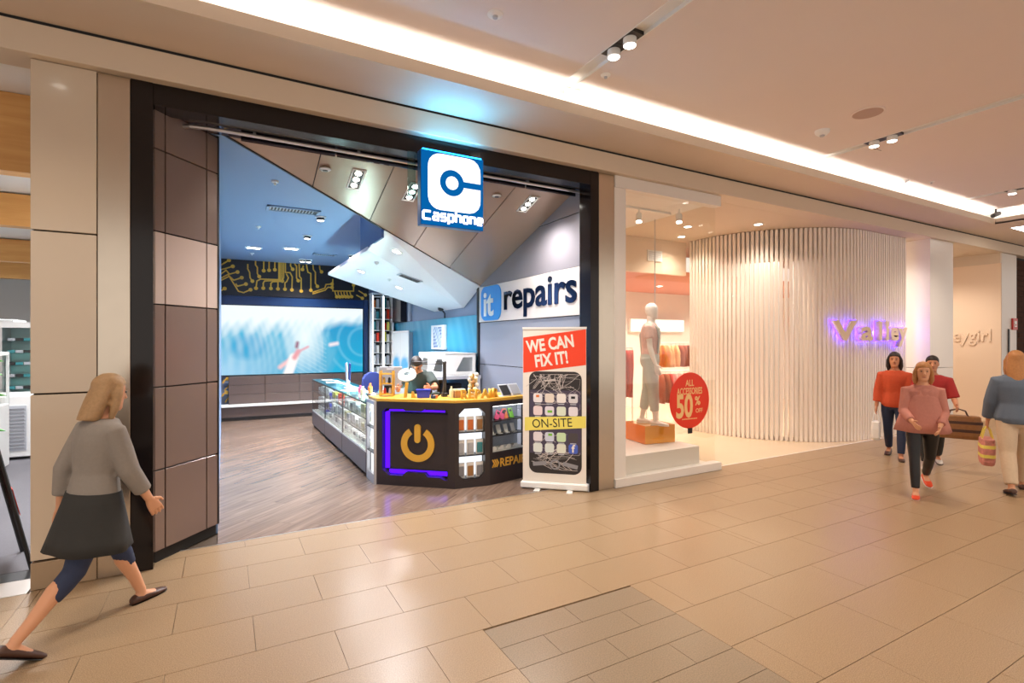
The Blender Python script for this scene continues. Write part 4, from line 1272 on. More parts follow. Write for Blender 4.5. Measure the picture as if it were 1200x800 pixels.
MB(mbn).prism([(WB / 2 - 0.012, 0.09), (WB / 2 + 0.012, 0.09), (WB / 2 + 0.012, 2.0), (WB / 2 - 0.012, 2.0)], -0.06, -0.04).build('pole', 'alu', bnr, world=True)
MB(mbn).prism([(0.005, 0.085), (WB - 0.005, 0.085), (WB - 0.005, 2.02), (0.005, 2.02)], -0.012, -0.008).build('vinyl_sheet', 'banner', bnr, world=True)
MB(mbn).prism([(0, 2.005), (WB, 2.005), (WB, 2.03), (0, 2.03)], -0.02, 0.0).build('top_rail', 'wht', bnr, world=True)
pz = -0.008
MB(mbn).prism([(0.01, 1.455), (WB - 0.008, 1.56), (WB - 0.008, 2.0), (0.01, 1.90)], pz, pz + 0.0015).build('heading_block', 'red', bnr, world=True)
sl = math.atan2(0.108, WB - 0.018)
text('WE CAN', 0.21, mbn @ Matrix.Translation((0.065, 1.71, pz + 0.002)) @ Matrix.Rotation(sl, 4, 'Z'), 'banner', bnr, 'heading_lettering', 0.007, 0.0006, 0.72)
text('FIX IT!', 0.21, mbn @ Matrix.Translation((0.165, 1.53, pz + 0.002)) @ Matrix.Rotation(sl, 4, 'Z'), 'banner', bnr, 'heading_lettering', 0.007, 0.0006, 0.72)
ph0, ph1, pv0, pv1 = 0.085, WB - 0.06, 0.20, 1.475
MB(mbn).prism(rrect(ph0, ph1, pv0, pv1, 0.1), pz, pz + 0.001).build('phone_picture', mat('phone_print', '2a2628', 0.5), bnr, world=True)
rnd = random.Random(3)
crk = MB(mbn)
for k in range(80):
    x0 = ph0 + 0.02 + rnd.random() * 0.5
    y0 = rnd.choice([rnd.uniform(1.2, 1.43), rnd.uniform(0.25, 1.43), rnd.uniform(0.3, 0.45)])
    x, y, a = x0, y0, rnd.uniform(-0.6, 0.9)
    pts = [(x, y)]
    for q in range(3):
        a += rnd.uniform(-0.35, 0.35)
        x = min(ph1 - 0.02, x + 0.09 * math.cos(a))
        y = min(1.44, max(0.25, y + 0.09 * math.sin(a)))
        pts.append((x, y + q * 1e-4))
    crk.ribbon(pts, rnd.choice([0.002, 0.003, 0.005]), pz + 0.001, pz + 0.0016)
MC = mat('crack_print', 'cfc6c2', 0.5)
crk.build('crack_lines', MC, bnr, world=True, kind='stuff')
fr = MB(mbn)
for k in range(16):
    x = ph0 + 0.05 + rnd.random() * 0.45
    fr.ribbon([(x, 1.44), (x + rnd.uniform(-0.05, 0.05), 1.38), (x + rnd.uniform(-0.1, 0.1), 1.30 - rnd.random() * 0.1)], 0.005, pz + 0.001, pz + 0.0016)
fr.ribbon([(ph0 + 0.2, 1.36), (ph0 + 0.34, 1.37)], 0.02, pz + 0.001, pz + 0.0016)
fr.build('crack_lines', MC, bnr, world=True, kind='stuff')
MB(mbn).prism([(ph0 + 0.01, 0.45), (ph1 - 0.01, 0.45), (ph1 - 0.01, 1.24), (ph0 + 0.01, 1.24)], pz + 0.001, pz + 0.0014).build('phone_display', mat('violet_print', '463e55', 0.5), bnr, world=True)
ic = ['e9e6ea', 'e8dcd0', 'efeae6', 'dad8dc', 'ecd9dc', 'e6e0ea', 'dfe9d8', 'e9e4ec', 'e6dfe6', 'cfd6e6', 'c9e2b8', '4a4446', 'dfe8e4', 'dde6e2', 'e2e6d8', '4a66c8']
n = 0
for r_, z in enumerate((1.085, 0.925, 0.60, 0.46)):
    for k in range(4):
        x = ph0 + 0.055 + 0.148 * k
        MB(mbn).prism(rrect(x, x + 0.115, z, z + 0.115, 0.025, 3), pz + 0.0016, pz + 0.0022).build('app_icon', mat('icon_print', ic[n], 0.5), bnr, world=True)
        if n != 15:
            MB(mbn).ribbon([(x + 0.02, z - 0.017), (x + 0.095, z - 0.017)], 0.012, pz + 0.0016, pz + 0.0022).build('app_caption', 'pgrey', bnr, world=True)
        n += 1
text('f', 0.13, mbn @ Matrix.Translation((ph0 + 0.055 + 0.148 * 3 + 0.04, 0.478, pz + 0.003)), 'banner', bnr, 'icon_letter', 0.004, 0.0004)
for x, z, w_, m_ in ((0.235, 0.93, 0.06, 'lime'), (0.245, 0.64, 0.05, 'lime'), (0.09, 1.12, 0.04, 'orangep'), (0.53, 1.11, 0.05, 'blackm')):
    MB(mbn).prism([(ph0 + x, z + 0.03), (ph0 + x + w_, z + 0.03), (ph0 + x + w_, z + 0.06), (ph0 + x, z + 0.06)], pz + 0.0022, pz + 0.0026).build('icon_mark', m_, bnr, world=True)
hb = MB(mbn)
hb.ribbon([((ph0 + ph1) / 2 + 0.055 * math.cos(2 * PI * k / 20), 0.315 + 0.055 * math.sin(2 * PI * k / 20)) for k in range(20)], 0.02, pz + 0.0016, pz + 0.0022, closed=True)
hb.ribbon([(ph0 + 0.05, 0.31), (ph0 + 0.22, 0.33)], 0.05, pz + 0.0016, pz + 0.002).ribbon([(ph1 - 0.23, 0.33), (ph1 - 0.05, 0.29)], 0.05, pz + 0.0016, pz + 0.002)
hb.build('home_button', 'greyp', bnr, world=True)
MB(mbn).prism([(0.03, 0.725), (WB - 0.01, 0.785), (WB - 0.01, 0.93), (0.03, 0.895)], pz + 0.003, pz + 0.004).build('tape_strip', 'yellow', bnr, world=True)
text('ON-SITE', 0.155, mbn @ Matrix.Translation((0.125, 0.765, pz + 0.0045)) @ Matrix.Rotation(0.06, 4, 'Z'), 'ink', bnr, 'tape_lettering', 0.0, 0.0005, 0.88)

# --- hanging lit sign over the entrance
sg = thing('hanging_sign', 'lit blue box sign with white rounded emblem hanging from the shop portal', 'sign', (2.06, 4.98, 3.4))
MB().box(1.715, 2.41, 4.955, 5.05, 3.02, 3.775).build('sign_box', mat('sign_case', '0b4f8c', 0.3), sg, world=True, bev=0.004)
MB().box(1.72, 2.405, 4.95, 4.956, 3.025, 3.77).build('sign_face', 'signb', sg, world=True, label='glowing blue face')
msg = axes((1.715, 4.949, 3.02), (1, 0, 0), (0, 0, 1))
em = MB(msg)
x0, x1, y0, y1, cx, cy, ro, gp = 0.075, 0.655, 0.165, 0.735, 0.335, 0.455, 0.135, 0.033
# emblem: rounded square cut by a ring with a slot to the right edge
bd = rrect(x0, x1, y0, y1, 0.13, 8)
def side(p): return p[1] - cy
N_ = 40
angs = [R(14 + (360 - 28) * k / N_) for k in range(N_ + 1)]
def ray_out(a):
    dx, dy = math.cos(a), math.sin(a)
    best = 9
    for i in range(len(bd)):
        p, q_ = bd[i], bd[(i + 1) % len(bd)]
        ex, ey = q_[0] - p[0], q_[1] - p[1]
        den = dx * ey - dy * ex
        if abs(den) < 1e-9: continue
        t = ((p[0] - cx) * ey - (p[1] - cy) * ex) / den
        s_ = ((p[0] - cx) * dy - (p[1] - cy) * dx) / den
        if t > 0 and -1e-6 <= s_ <= 1 + 1e-6: best = min(best, t)
    return (cx + dx * best, cy + dy * best)
inn = [(cx + ro * math.cos(a), cy + ro * math.sin(a)) for a in angs]
out = [ray_out(a) for a in angs]
vsx, fsx = [], []
for a_, b_ in zip(inn, out):
    vsx += [(a_[0], a_[1], 0), (b_[0], b_[1], 0), (b_[0], b_[1], 0.006), (a_[0], a_[1], 0.006)]
for k in range(N_):
    a_, b_ = 4 * k, 4 * k + 4
    for q_ in range(4): fsx.append((a_ + q_, a_ + (q_ + 1) % 4, b_ + (q_ + 1) % 4, b_ + q_))
fsx += [(0, 3, 2, 1), tuple(4 * N_ + q_ for q_ in range(4))]
em.add(vsx, fsx)
em.prism([(inn[0][0], cy + gp), (x1, cy + gp), out[0]], 0, 0.006)
em.prism([(inn[-1][0], cy - gp), (x1, cy - gp), out[-1]], 0, 0.006)
em.prism([(cx + 0.068 * math.cos(2 * PI * k / 24), cy + 0.068 * math.sin(2 * PI * k / 24)) for k in range(24)], 0, 0.006)
em.build('emblem', 'signw', sg, world=True, label='glowing white emblem')
# squared strokes for the word under the emblem
GL = {'c': [[(1, 1), (0.12, 1), (0, 0.85), (0, 0.12), (0.12, 0), (1, 0)]],
      'a': [[(0.05, 1), (0.85, 1), (1, 0.85), (1, 0), (0.15, 0), (0, 0.12), (0, 0.4), (0.15, 0.52), (1, 0.52)]],
      's': [[(1, 1), (0.12, 1), (0, 0.88), (0, 0.62), (0.12, 0.52), (0.88, 0.52), (1, 0.4), (1, 0.12), (0.88, 0), (0, 0)]],
      'p': [[(0, -0.42), (0, 1), (0.85, 1), (1, 0.85), (1, 0.15), (0.85, 0), (0, 0)]],
      'h': [[(0, 1.45), (0, 0)], [(0, 1), (0.85, 1), (1, 0.85), (1, 0)]],
      'o': [[(0.14, 0), (0, 0.14), (0, 0.86), (0.14, 1), (0.86, 1), (1, 0.86), (1, 0.14), (0.86, 0), (0.13, 0)]],
      'n': [[(0, 0), (0, 1), (0.85, 1), (1, 0.85), (1, 0)]],
      'e': [[(0, 0.5), (1, 0.5), (1, 0.86), (0.86, 1), (0.14, 1), (0, 0.86), (0, 0.14), (0.14, 0), (0.95, 0)]]}
x = 0.012
for k, ch_ in enumerate('casphone'):
    b = MB(msg)
    wl_, hl = (0.078, 0.078) if ch_ == 'c' else (0.052, 0.068)
    for st in GL[ch_]:
        b.ribbon([(x + p[0] * wl_ + 0.01, 0.058 + p[1] * hl) for p in st], 0.021, 0, 0.014)
    b.build('sign_letter', glow('letter_glow', 'f4f2ff', 2.6) if k == 0 else bpy.data.materials['letter_glow'], sg, world=True)
    x += wl_ + 0.03
MB().box(1.74, 2.39, 4.965, 4.985, 3.776, 3.79).build('added_light_bar', glow('added_blue_glow', '1f9dff', 9.0), sg, world=True, label='added glowing blue bar for spill on the soffit')  # added bar, put in to throw blue onto the soffit above
lamp('added_blue_spill', 'AREA', (2.06, 4.94, 3.82), 7, (0.1, 0.55, 1.0), aim=(0, -0.45, 1), sx=0.6, sy=0.04)  # added blue spill, paired with the bar
MB().box(1.62, 1.7, 5.06, 5.08, 3.3, 3.77).build('acrylic_bracket', 'glasst', sg, world=True)
for x_ in (1.85, 2.3):
    MB().box(x_ - 0.02, x_ + 0.02, 5.0, 5.1, 3.74, 3.8).build('bracket', 'blackm', sg, world=True)

# --- wall sign "it repairs"
ws = thing('wall_sign', 'white wall sign with blue square and glossy dark lettering on the right shop wall', 'sign', (4.05, 6.9, 2.2))
MB().box(4.03, 4.07, 5.33, 8.46, 2.195, 2.825).build('sign_board', mat('sign_board_white', 'dcd5d2', 0.25), ws, world=True, bev=0.003)
mws = axes((4.03, 8.46, 2.195), (0, -1, 0), (0, 0, 1))
bb = MB(mws).prism(rrect(0.11, 0.86, 0.02, 0.615, 0.16, 8), 0, 0.02)
bb.build('blue_square', 'itblue', ws, world=True, bev=0.004)
text('it', 0.60, mws @ Matrix.Translation((0.22, 0.11, 0.026)), 'wht', ws, 'square_lettering', 0.014, 0.004, 1.15)
text('repairs', 0.60, mws @ Matrix.Translation((0.93, 0.185, 0.006)), mat('mirror_lettering', '2c3a55', 0.08, metal=0.9), ws, 'dark_lettering', 0.012, 0.006, 1.22)

# --- ceiling fittings inside the shop
sn = Vector((0, 0.338, 1)).normalized()
for k, (x, y) in enumerate(((1.31, 5.98), (1.99, 6.06), (3.56, 5.96))):
    o = thing('recessed_downlight', ['triple recessed downlight in the second taupe soffit panel from the left', 'triple recessed downlight in the soffit panel beside the hanging sign', 'triple recessed downlight in the rightmost taupe soffit panel'][k], 'downlight', (x, y, zb(y)), group='triple downlights in the taupe soffit')
    mm = Matrix((Vector((1, 0, 0)), Vector((0, 1, -0.338)).normalized(), sn)).transposed().to_4x4()
    b = MB(mm)
    for q in ((-0.075, -0.06, -0.19, 0.19), (0.06, 0.075, -0.19, 0.19), (-0.06, 0.06, -0.19, -0.175), (-0.06, 0.06, 0.175, 0.19)):
        b.box(q[0], q[1], q[2], q[3], -0.012, 0.0)
    b.build('frame', 'wht', o)
    MB(mm).box(-0.06, 0.06, -0.175, 0.175, -0.004, -0.001).build('black_tray', 'blackm', o)
    for j in (-0.115, 0, 0.115):
        MB(mm).lathe([(0.032, -0.014), (0.036, -0.006), (0.036, -0.003)], 14, (0, j, 0)).build('lamp', 'lamp', o)
    lamp('downlight_%d' % k, 'SPOT', (x, y - 0.02, zb(y) - 0.05), 220, NEUT, 0.08, 150, 0.8)
for k, (x, y) in enumerate(((0.96, 5.88), (3.05, 5.88))):
    o = thing('ceiling_speaker', ['small round white fitting near the left end of the taupe soffit', 'small round white fitting right of the hanging sign'][k], 'fitting', (x, y, zb(y) - 0.012))
    MB().lathe([(0.055, 0.012), (0.06, 0.0), (0.045, -0.01)], 16).build('ring', 'wht', o)
    MB().lathe([(0.028, -0.005), (0.03, -0.016)], 12).build('centre', 'dgrey', o)
for k, (x0, x1, y0, y1, nm) in enumerate(((0.55, 1.28, 8.22, 8.52, 'large slatted air vent in the blue ceiling near the soffit'), (1.75, 2.25, 12.2, 12.45, 'slatted air vent at the far end of the blue ceiling'))):
    o = thing('air_vent', nm, 'vent', ((x0 + x1) / 2, (y0 + y1) / 2, 3.82))
    b = MB()
    b.box(x0, x1, y0, y0 + 0.03, 3.8, 3.82).box(x0, x1, y1 - 0.03, y1, 3.8, 3.82).box(x0, x0 + 0.03, y0, y1, 3.8, 3.82).box(x1 - 0.03, x1, y0, y1, 3.8, 3.82)
    b.build('frame', mat('vent_blue', '9fb8d6', 0.4), o, world=True)
    MB().box(x0, x1, y0, y1, 3.816, 3.819).build('vent_back', 'blackm', o, world=True)
    n = int((x1 - x0 - 0.06) / 0.045)
    for i in range(n):
        xx = x0 + 0.035 + i * 0.045
        MB().slab([(xx, y0 + 0.03, 3.803), (xx + 0.022, y0 + 0.03, 3.815), (xx + 0.022, y1 - 0.03, 3.815), (xx, y1 - 0.03, 3.803)], (0.004, 0, 0.001)).build('slat', 'pgrey', o, world=True)
for k, (x, y, nm) in enumerate(((1.34, 8.63, 'round spotlight in the blue ceiling beside the large vent'), (1.36, 10.28, 'round spotlight in the middle of the blue ceiling'), (1.65, 13.3, 'left of two round spotlights above the circuit frieze'), (1.79, 13.3, 'right of two round spotlights above the circuit frieze'), (2.55, 12.1, 'round spotlight in the blue ceiling beside the white wedge'))):
    o = thing('spotlight', nm, 'spotlight', (x, y, 3.82))
    MB().lathe([(0.085, 0.0), (0.085, -0.012), (0.065, -0.02)], 18).build('rim', 'wht', o)
    MB().lathe([(0.055, -0.02), (0.06, -0.06)], 16).build('barrel', 'dgrey', o)
    MB().lathe([(0.052, -0.06), (0.04, -0.066)], 16).build('lamp', 'lamp', o)
    lamp('spot_%d' % k, 'SPOT', (x, y, 3.74), 300 if k < 2 else 180, NEUT, 0.06, 120, 0.7)
for k, (x, y) in enumerate(((0.55, 12.14), (1.25, 11.86))):
    o = thing('recessed_lamp', ['left', 'right'][k] + ' rectangular recessed lamp in the blue ceiling', 'lamp', (x, y, 3.82))
    MB().box(-0.16, 0.16, -0.1, 0.1, -0.012, 0).build('frame', 'wht', o)
    MB().box(-0.12, 0.12, -0.07, 0.07, -0.016, -0.012).build('lens', 'lamp', o)
    lamp('rect_%d' % k, 'SPOT', (x, y, 3.78), 300, NEUT, 0.08, 140, 0.7)
for k, (x, y) in enumerate(((0.52, 9.85), (0.55, 6.97), (0.55, 12.9))):
    tag(MB().lathe([(0.045, 0), (0.04, -0.02), (0.014, -0.026), (0.014, -0.05)], 14).build('sprinkler', 'wht', loc=(x, y, 3.82)), ['small white sprinkler in the middle of the blue ceiling', 'small white sprinkler in the blue ceiling near the entrance', 'small white sprinkler at the far end of the blue ceiling'][k], 'sprinkler')
wn_ = Vector((0.307, 0, 1)).normalized()
for k, (x, y) in enumerate(((2.12, 7.13), (2.9, 9.6), (2.15, 9.4))):
    o = thing('wedge_downlight', ['round downlight near the upper tip of the white ceiling wedge', 'round downlight in the middle of the white ceiling wedge', 'round downlight at the left edge of the white ceiling wedge'][k], 'downlight', (x, y, zw(x)))
    mm = Vector((0, 0, 1)).rotation_difference(wn_).to_matrix().to_4x4()
    MB(mm).lathe([(0.09, 0.0), (0.09, -0.01), (0.07, -0.014)], 18).build('rim', 'wht', o)
    MB(mm).lathe([(0.06, -0.014), (0.05, -0.018)], 16).build('lamp', 'lamp', o)
    lamp('wedge_%d' % k, 'SPOT', (x, y, zw(x) - 0.05), 330, COOL, 0.08, 150, 0.8)
o = thing('ceiling_grille', 'small slotted grille in the white ceiling wedge', 'grille', (2.75, 8.5, zw(2.75)))
mm = Vector((0, 0, 1)).rotation_difference(wn_).to_matrix().to_4x4()
MB(mm).box(-0.2, 0.2, -0.12, 0.12, -0.01, 0.0).build('frame', 'pgrey', o)
for i in range(6):
    MB(mm).box(-0.17, 0.17, -0.095 + 0.035 * i, -0.08 + 0.035 * i, -0.014, -0.01).build('slat', 'dgrey', o)
for k, (x, y) in enumerate(((2.13, 8.25), (2.6, 9.2))):
    tag(MB().lathe([(0.04, 0), (0.035, -0.02), (0.012, -0.045)], 12).build('sprinkler', 'wht', loc=(x, y, zw(x))), ['small sprinkler at the left of the white ceiling wedge', 'small sprinkler near the grille of the white ceiling wedge'][k], 'sprinkler')
# curved track along the portal
tk = thing('curved_track', 'silver curtain track curving in from the splayed wall behind the portal', 'track', (2.0, 5.4, 3.7))
pts = [(-0.36, 5.5, 3.755)] + [(-0.24 + 0.36 * math.sin(a) - 0.12, 5.75 - 0.33 * math.cos(a) + 0.0, 3.755) for a in []] + [(-0.33, 5.44, 3.755), (-0.26, 5.395, 3.755), (-0.12, 5.37, 3.755), (0.1, 5.36, 3.755), (1.5, 5.36, 3.755), (2.8, 5.36, 3.755), (4.02, 5.36, 3.755)]
MB().tube(pts, 0.018, 8).build('rail', 'alu', tk, world=True)
for x in (0.25, 1.2, 2.2, 3.2):
    MB().box(x - 0.012, x + 0.012, 5.345, 5.375, 3.765, 3.81).build('hanger', 'alu', tk, world=True)
for x0, x1 in ((0.14, 0.98), (1.0, 1.86), (2.5, 3.2), (3.22, 3.95)):
    MB().box(x0, x1, 5.42, 5.44, 3.715, 3.8).build('mirror_flap', 'mirror', tk, world=True)

# ================================================================== MALL CEILING FITTINGS
SPOTS = []
for i, s_ in enumerate(SL):
    for j, y in enumerate((3.42, 3.63)):
        seen = i > 0
        if i == 0 and j: continue
        o = thing('slot_spotlight', '%s of the two white spotlights in the %s ceiling slot' % (['nearer', 'farther'][j], ['hidden', 'left', 'middle', 'right'][i]), 'spotlight', (s_, y, ZC))
        MB().box(-0.07, 0.07, -0.1, 0.1, -0.001, 0.03).build('tray', 'blackm', o)
        MB().lathe([(0.058, 0.025), (0.058, -0.06), (0.054, -0.062)], 18).build('barrel', 'wht', o)
        MB().lathe([(0.052, -0.0625), (0.05, -0.066)], 18).build('lamp', 'lamp', o)
        lamp('mall_spot', 'SPOT', (s_, y, ZC - 0.1), 120, WARM, 0.06, 110, 0.8, aim=(0.05, 0.12, -1))
    for y in (0.6, -2.2):
        lamp('mall_spot', 'SPOT', (s_, y, ZC - 0.06), 180, WARM, 0.1, 130, 0.8)
def dome(nm, label, cat, x, y, r, h, z=None):
    o = thing(nm, label, cat, (x, y, z or ZC))
    MB().lathe([(r, 0), (r * 0.95, -h * 0.5), (r * 0.6, -h)], 20).build('body', 'wht', o)
    MB().lathe([(r * 0.35, -h), (r * 0.3, -h - 0.015)], 12).build('centre', 'pgrey', o)
dome('sprinkler', 'small round white sprinkler in the raised ceiling left of the first slot', 'sprinkler', 1.9, 3.69, 0.065, 0.018)
dome('sprinkler', 'small white sprinkler just right of the first ceiling slot', 'sprinkler', 2.98 + 0.3, 4.0, 0.05, 0.02)
dome('smoke_detector', 'white smoke detector dome in the ceiling between two slots', 'detector', 6.5, 3.75, 0.085, 0.06)
dome('sprinkler', 'small sprinkler near the cove between the middle and right slots', 'sprinkler', 9.7, 4.25, 0.05, 0.02)
dome('sprinkler', 'small sprinkler further from the cove between the middle and right slots', 'sprinkler', 10.15, 4.08, 0.04, 0.015)
o = thing('ceiling_speaker', 'large round flush speaker in the raised mall ceiling', 'speaker', (6.44, 3.2, ZC))
MB().lathe([(0.17, 0), (0.17, -0.008), (0.155, -0.012)], 28).build('rim', 'ceil', o)
MB().lathe([(0.15, -0.012), (0.148, -0.014)], 28).build('grille', mat('speaker_mesh', 'b89f92', 0.7), o)
for k, (x, y) in enumerate(((3.22, 4.38), (7.75, 3.75))):
    b = MB().box(x - 0.14, x + 0.14, y - 0.006, y + 0.006, ZC - 0.003, ZC).box(x - 0.02, x + 0.02, y - 0.02, y + 0.02, ZC - 0.004, ZC)
    o = thing('access_hatch', ['faint slotted fitting right of the first ceiling slot', 'faint slotted fitting right of the middle ceiling slot'][k], 'fitting', (x, y, ZC))
    b.build('slot_line', mat('faint_grey', 'a89a90', 0.6), o, world=True)
o = thing('track_spot', 'small dark spotlight at the right corner of the cove', 'spotlight', (13.35, 4.3, ZC))
MB().tube([(0, 0, 0), (0, 0, -0.08)], 0.02).build('stem', 'dgrey', o)
MB().tube([(-0.08, 0.02, -0.14), (0.08, -0.02, -0.08)], 0.045).build('barrel', 'dgrey', o)
o = thing('ceiling_panel_light', 'square ceiling lamp at the far right of the lower ceiling', 'lamp', (14.5, 4.15, ZL))
MB().box(-0.35, 0.35, -0.2, 0.2, -0.012, 0).build('frame', 'wht', o)
MB().box(-0.32, 0.32, -0.17, 0.17, -0.016, -0.012).build('lens', 'lamp', o)
o = thing('alarm_call_point', 'red alarm call point with white centre on the far right pillar', 'alarm', (16.72, 5.05, 2.27))
MB().box(-0.14, 0.14, -0.03, 0.004, -0.14, 0.14).build('body', 'call', o, bev=0.01)
MB().box(-0.07, 0.07, -0.036, -0.03, -0.07, 0.075).build('centre', 'wht', o, bev=0.005)
MB().box(-0.025, 0.025, -0.04, -0.036, -0.04, 0.0).build('mark', 'call', o)
tag(MB().box(-0.03, 0.03, -0.025, 0.0, 0, 1.2).build('door_pull', 'dgrey', loc=(16.4, 5.054, 0.95), bev=0.004), 'thin dark upright bar on the far right pillar', 'handle')

# ================================================================== CLOTHES STORE
# curved screen of upright slats
def path(s):
    """point and outward normal at arc length s along the screen"""
    RC, cx_, cy_ = 2.02, 10.6, 7.35
    L0 = 0.35
    L1 = RC * PI / 2
    if s < L0: return (cx_ - RC, cy_ + L0 - s), (-1, 0)
    if s < L0 + L1:
        a = PI + (s - L0) / RC
        return (cx_ + RC * math.cos(a), cy_ + RC * math.sin(a)), (math.cos(a), math.sin(a))
    return (cx_ + (s - L0 - L1), cy_ - RC), (0, -1)
LEN = 0.35 + 2.02 * PI / 2 + 1.5
ss = thing('slat_screen', 'curved screen of white upright slats at the clothes store entrance', 'screen', (10.6, 7.35, 0))
nS = 62
sl_me = None
for k in range(nS):
    p, nn = path(LEN * (k + 0.5) / nS)
    if sl_me is None:
        o = MB().box(-0.027, 0.027, -0.04, 0.04, 0.0, 3.945).build('slat', 'slat', ss, bev=0.006)
        sl_me = o.data
    else:
        o = bpy.data.objects.new('slat', sl_me)
        C.objects.link(o)
        o.parent = ss
    o.location = (p[0] - 10.6, p[1] - 7.35, 0)
    o.rotation_euler = (0, 0, math.atan2(nn[1], nn[0]) - PI / 2)
for nm, z0, z1, m_, off0, off1 in (('upper_band', 3.42, 3.945, 'slat', 0.10, 0.13), ('base_rail', 0.0, 0.07, 'slat', 0.06, 0.10), ('mid_rail', 3.38, 3.42, 'slat', 0.06, 0.16)):
    b = MB()
    rings = []
    for k in range(41):
        p, nn = path(LEN * k / 40)
        a = (p[0] - nn[0] * off0, p[1] - nn[1] * off0)
        c_ = (p[0] - nn[0] * off1, p[1] - nn[1] * off1)
        rings.append([(a[0], a[1], z0), (c_[0], c_[1], z0), (c_[0], c_[1], z1), (a[0], a[1], z1)])
    b.loft(rings).build(nm, m_, ss, world=True)
# white inner lining wall with an opening, seen through the slats
il = struct('wall_back', 'white curved lining wall behind the slatted screen', 'wall')
for s0, s1, z0, z1 in ((0.9, 1.95, 0.0, 3.4), (2.2, 2.95, 0.0, 3.4), (3.15, 3.9, 0.45, 3.4), (3.95, LEN, 0.0, 3.4)):
    b = MB()
    rings = []
    for k in range(13):
        p, nn = path(s0 + (s1 - s0) * k / 12)
        a = (p[0] - nn[0] * 0.45, p[1] - nn[1] * 0.45)
        c_ = (p[0] - nn[0] * 0.5, p[1] - nn[1] * 0.5)
        rings.append([(a[0], a[1], z0), (c_[0], c_[1], z0), (c_[0], c_[1], z1), (a[0], a[1], z1)])
    b.loft(rings).build('lining_board', 'white', il)

for k, s in enumerate((0.9, 1.7, 2.5, 3.3, 4.1, 4.8)):  # added lamps that brighten the lining seen between the slats
    p, nn = path(s)
    o = thing('added_gap_lamp', '%s added fill lamp from the left between the slats and the lining wall' % ('first', 'second', 'third', 'fourth', 'fifth', 'sixth')[k], 'downlight', (p[0] - nn[0] * 0.3, p[1] - nn[1] * 0.3, 3.95))
    MB().lathe([(0.06, 0), (0.06, -0.01), (0.045, -0.014)], 14).build('rim', 'wht', o)
    MB().lathe([(0.04, -0.014), (0.03, -0.017)], 12).build('lamp', 'lamp', o)
    lamp('added_gap_fill', 'SPOT', (p[0] - nn[0] * 0.3, p[1] - nn[1] * 0.3, 3.92), 75, (1.0, 0.88, 0.76), 0.05, 130, 0.8)
# store lettering standing off the screen, violet light behind
vsn = thing('store_lettering', 'large pale raised letters with violet back light on the slatted screen', 'sign', (11.0, 5.3, 1.9))
def screen_at(px_s): return path(px_s)
sv = 0.35 + 2.02 * math.acos((10.6 - 9.72) / 2.02) if False else None
def letter_on(ch_, s, size, sx, base=1.88):
    p, nn = path(s)
    nn = Vector((nn[0], nn[1], 0))
    u = Vector((-nn.y, nn.x, 0))
    o_ = Vector((p[0], p[1], base)) + nn * 0.14
    text(ch_, size, axes(o_, u, (0, 0, 1)), 'creamw' if 'creamw' in M else 'pinkw', vsn, 'raised_letter', 0.016, 0.035, sx)
    text(ch_, size, axes(o_ - nn * 0.05, u, (0, 0, 1)), 'purple2', vsn, 'letter_back_light', 0.03, 0.004, sx)
SLET = [('V', 2.65, 0.50, 1.35), ('a', 3.18, 0.50, 1.4), ('l', 3.68, 0.50, 1.4), ('l', 3.93, 0.50, 1.4), ('e', 4.12, 0.50, 1.3), ('y', 4.44, 0.50, 1.3)]
for s in (2.85, 3.35, 3.8, 4.3, 4.75):
    p, nn = path(s)
    lamp('letter_glow', 'POINT', (p[0] + nn[0] * 0.075, p[1] + nn[1] * 0.075, 2.02), 3.2 if s < 4.5 else 9, (0.36, 0.18, 1.0), 0.03)
for ch_, s, z_, sx in SLET: letter_on(ch_, s, z_, sx)
wl2 = thing('wall_lettering', 'pale raised letters on the cream side of the far right pillar', 'sign', (16.0, 5.5, 1.9))
text('eygirl', 0.42, axes((15.99, 5.98, 1.86), (0, -1, 0), (0, 0, 1)), 'pinkw', wl2, 'raised_letters', 0.006, 0.02, 0.83)

# display: plinth, gold boxes, mannequin is built further down
pn = tag(MB().box(4.56, 5.98, 5.2, 6.3, 0, 0.35).build('display_plinth', 'offw', loc=(0, 0, 0), bev=0.004), 'low white plinth inside the display window', 'plinth')
gb = thing('gold_box', 'shiny gold and orange display box under the mannequin on the white plinth', 'box', (5.655, 5.865, 0.352), R(-8))
MB().box(-0.265, 0.265, -0.265, 0.265, 0, 0.265).build('box_body', 'acrylic', gb, bev=0.003)
MB().box(-0.27, -0.265, -0.264, 0.264, 0.002, 0.263).build('side_face', 'acrylo', gb, label='orange side face')
tag(MB().box(4.9, 5.2, 5.98, 6.25, 0.352, 0.86).build('gold_box', 'acrylic', bev=0.003), 'taller gold display box at the left edge of the display window', 'box')
# round red sticker on the glass
st = thing('round_sticker', 'round red sale sticker on the front glass of the display window', 'sticker', (5.68, 5.108, 1.03))
mst = axes((5.68, 5.108, 1.03), (1, 0, 0), (0, 0, 1))
MB(mst).prism([(0.39 * math.cos(2 * PI * k / 48), 0.39 * math.sin(2 * PI * k / 48)) for k in range(48)], 0, 0.002).build('red_disc', 'redsign', st, world=True)
for t_, y, sz, sx in (('ALL', 0.2, 0.125, 0.8), ('ACCESSORIES', 0.085, 0.13, 0.62)):
    text(t_, sz, mst @ Matrix.Translation((0, y, 0.0025)), 'sand', st, 'sticker_lettering', 0.002, 0.0005, sx, 'CENTER')
text('50', 0.44, mst @ Matrix.Translation((-0.27, -0.225, 0.0025)), 'sand', st, 'sticker_lettering', 0.014, 0.0005, 0.75)
text('%', 0.17, mst @ Matrix.Translation((0.10, -0.07, 0.0025)), 'sand', st, 'sticker_lettering', 0.004, 0.0005, 0.95)
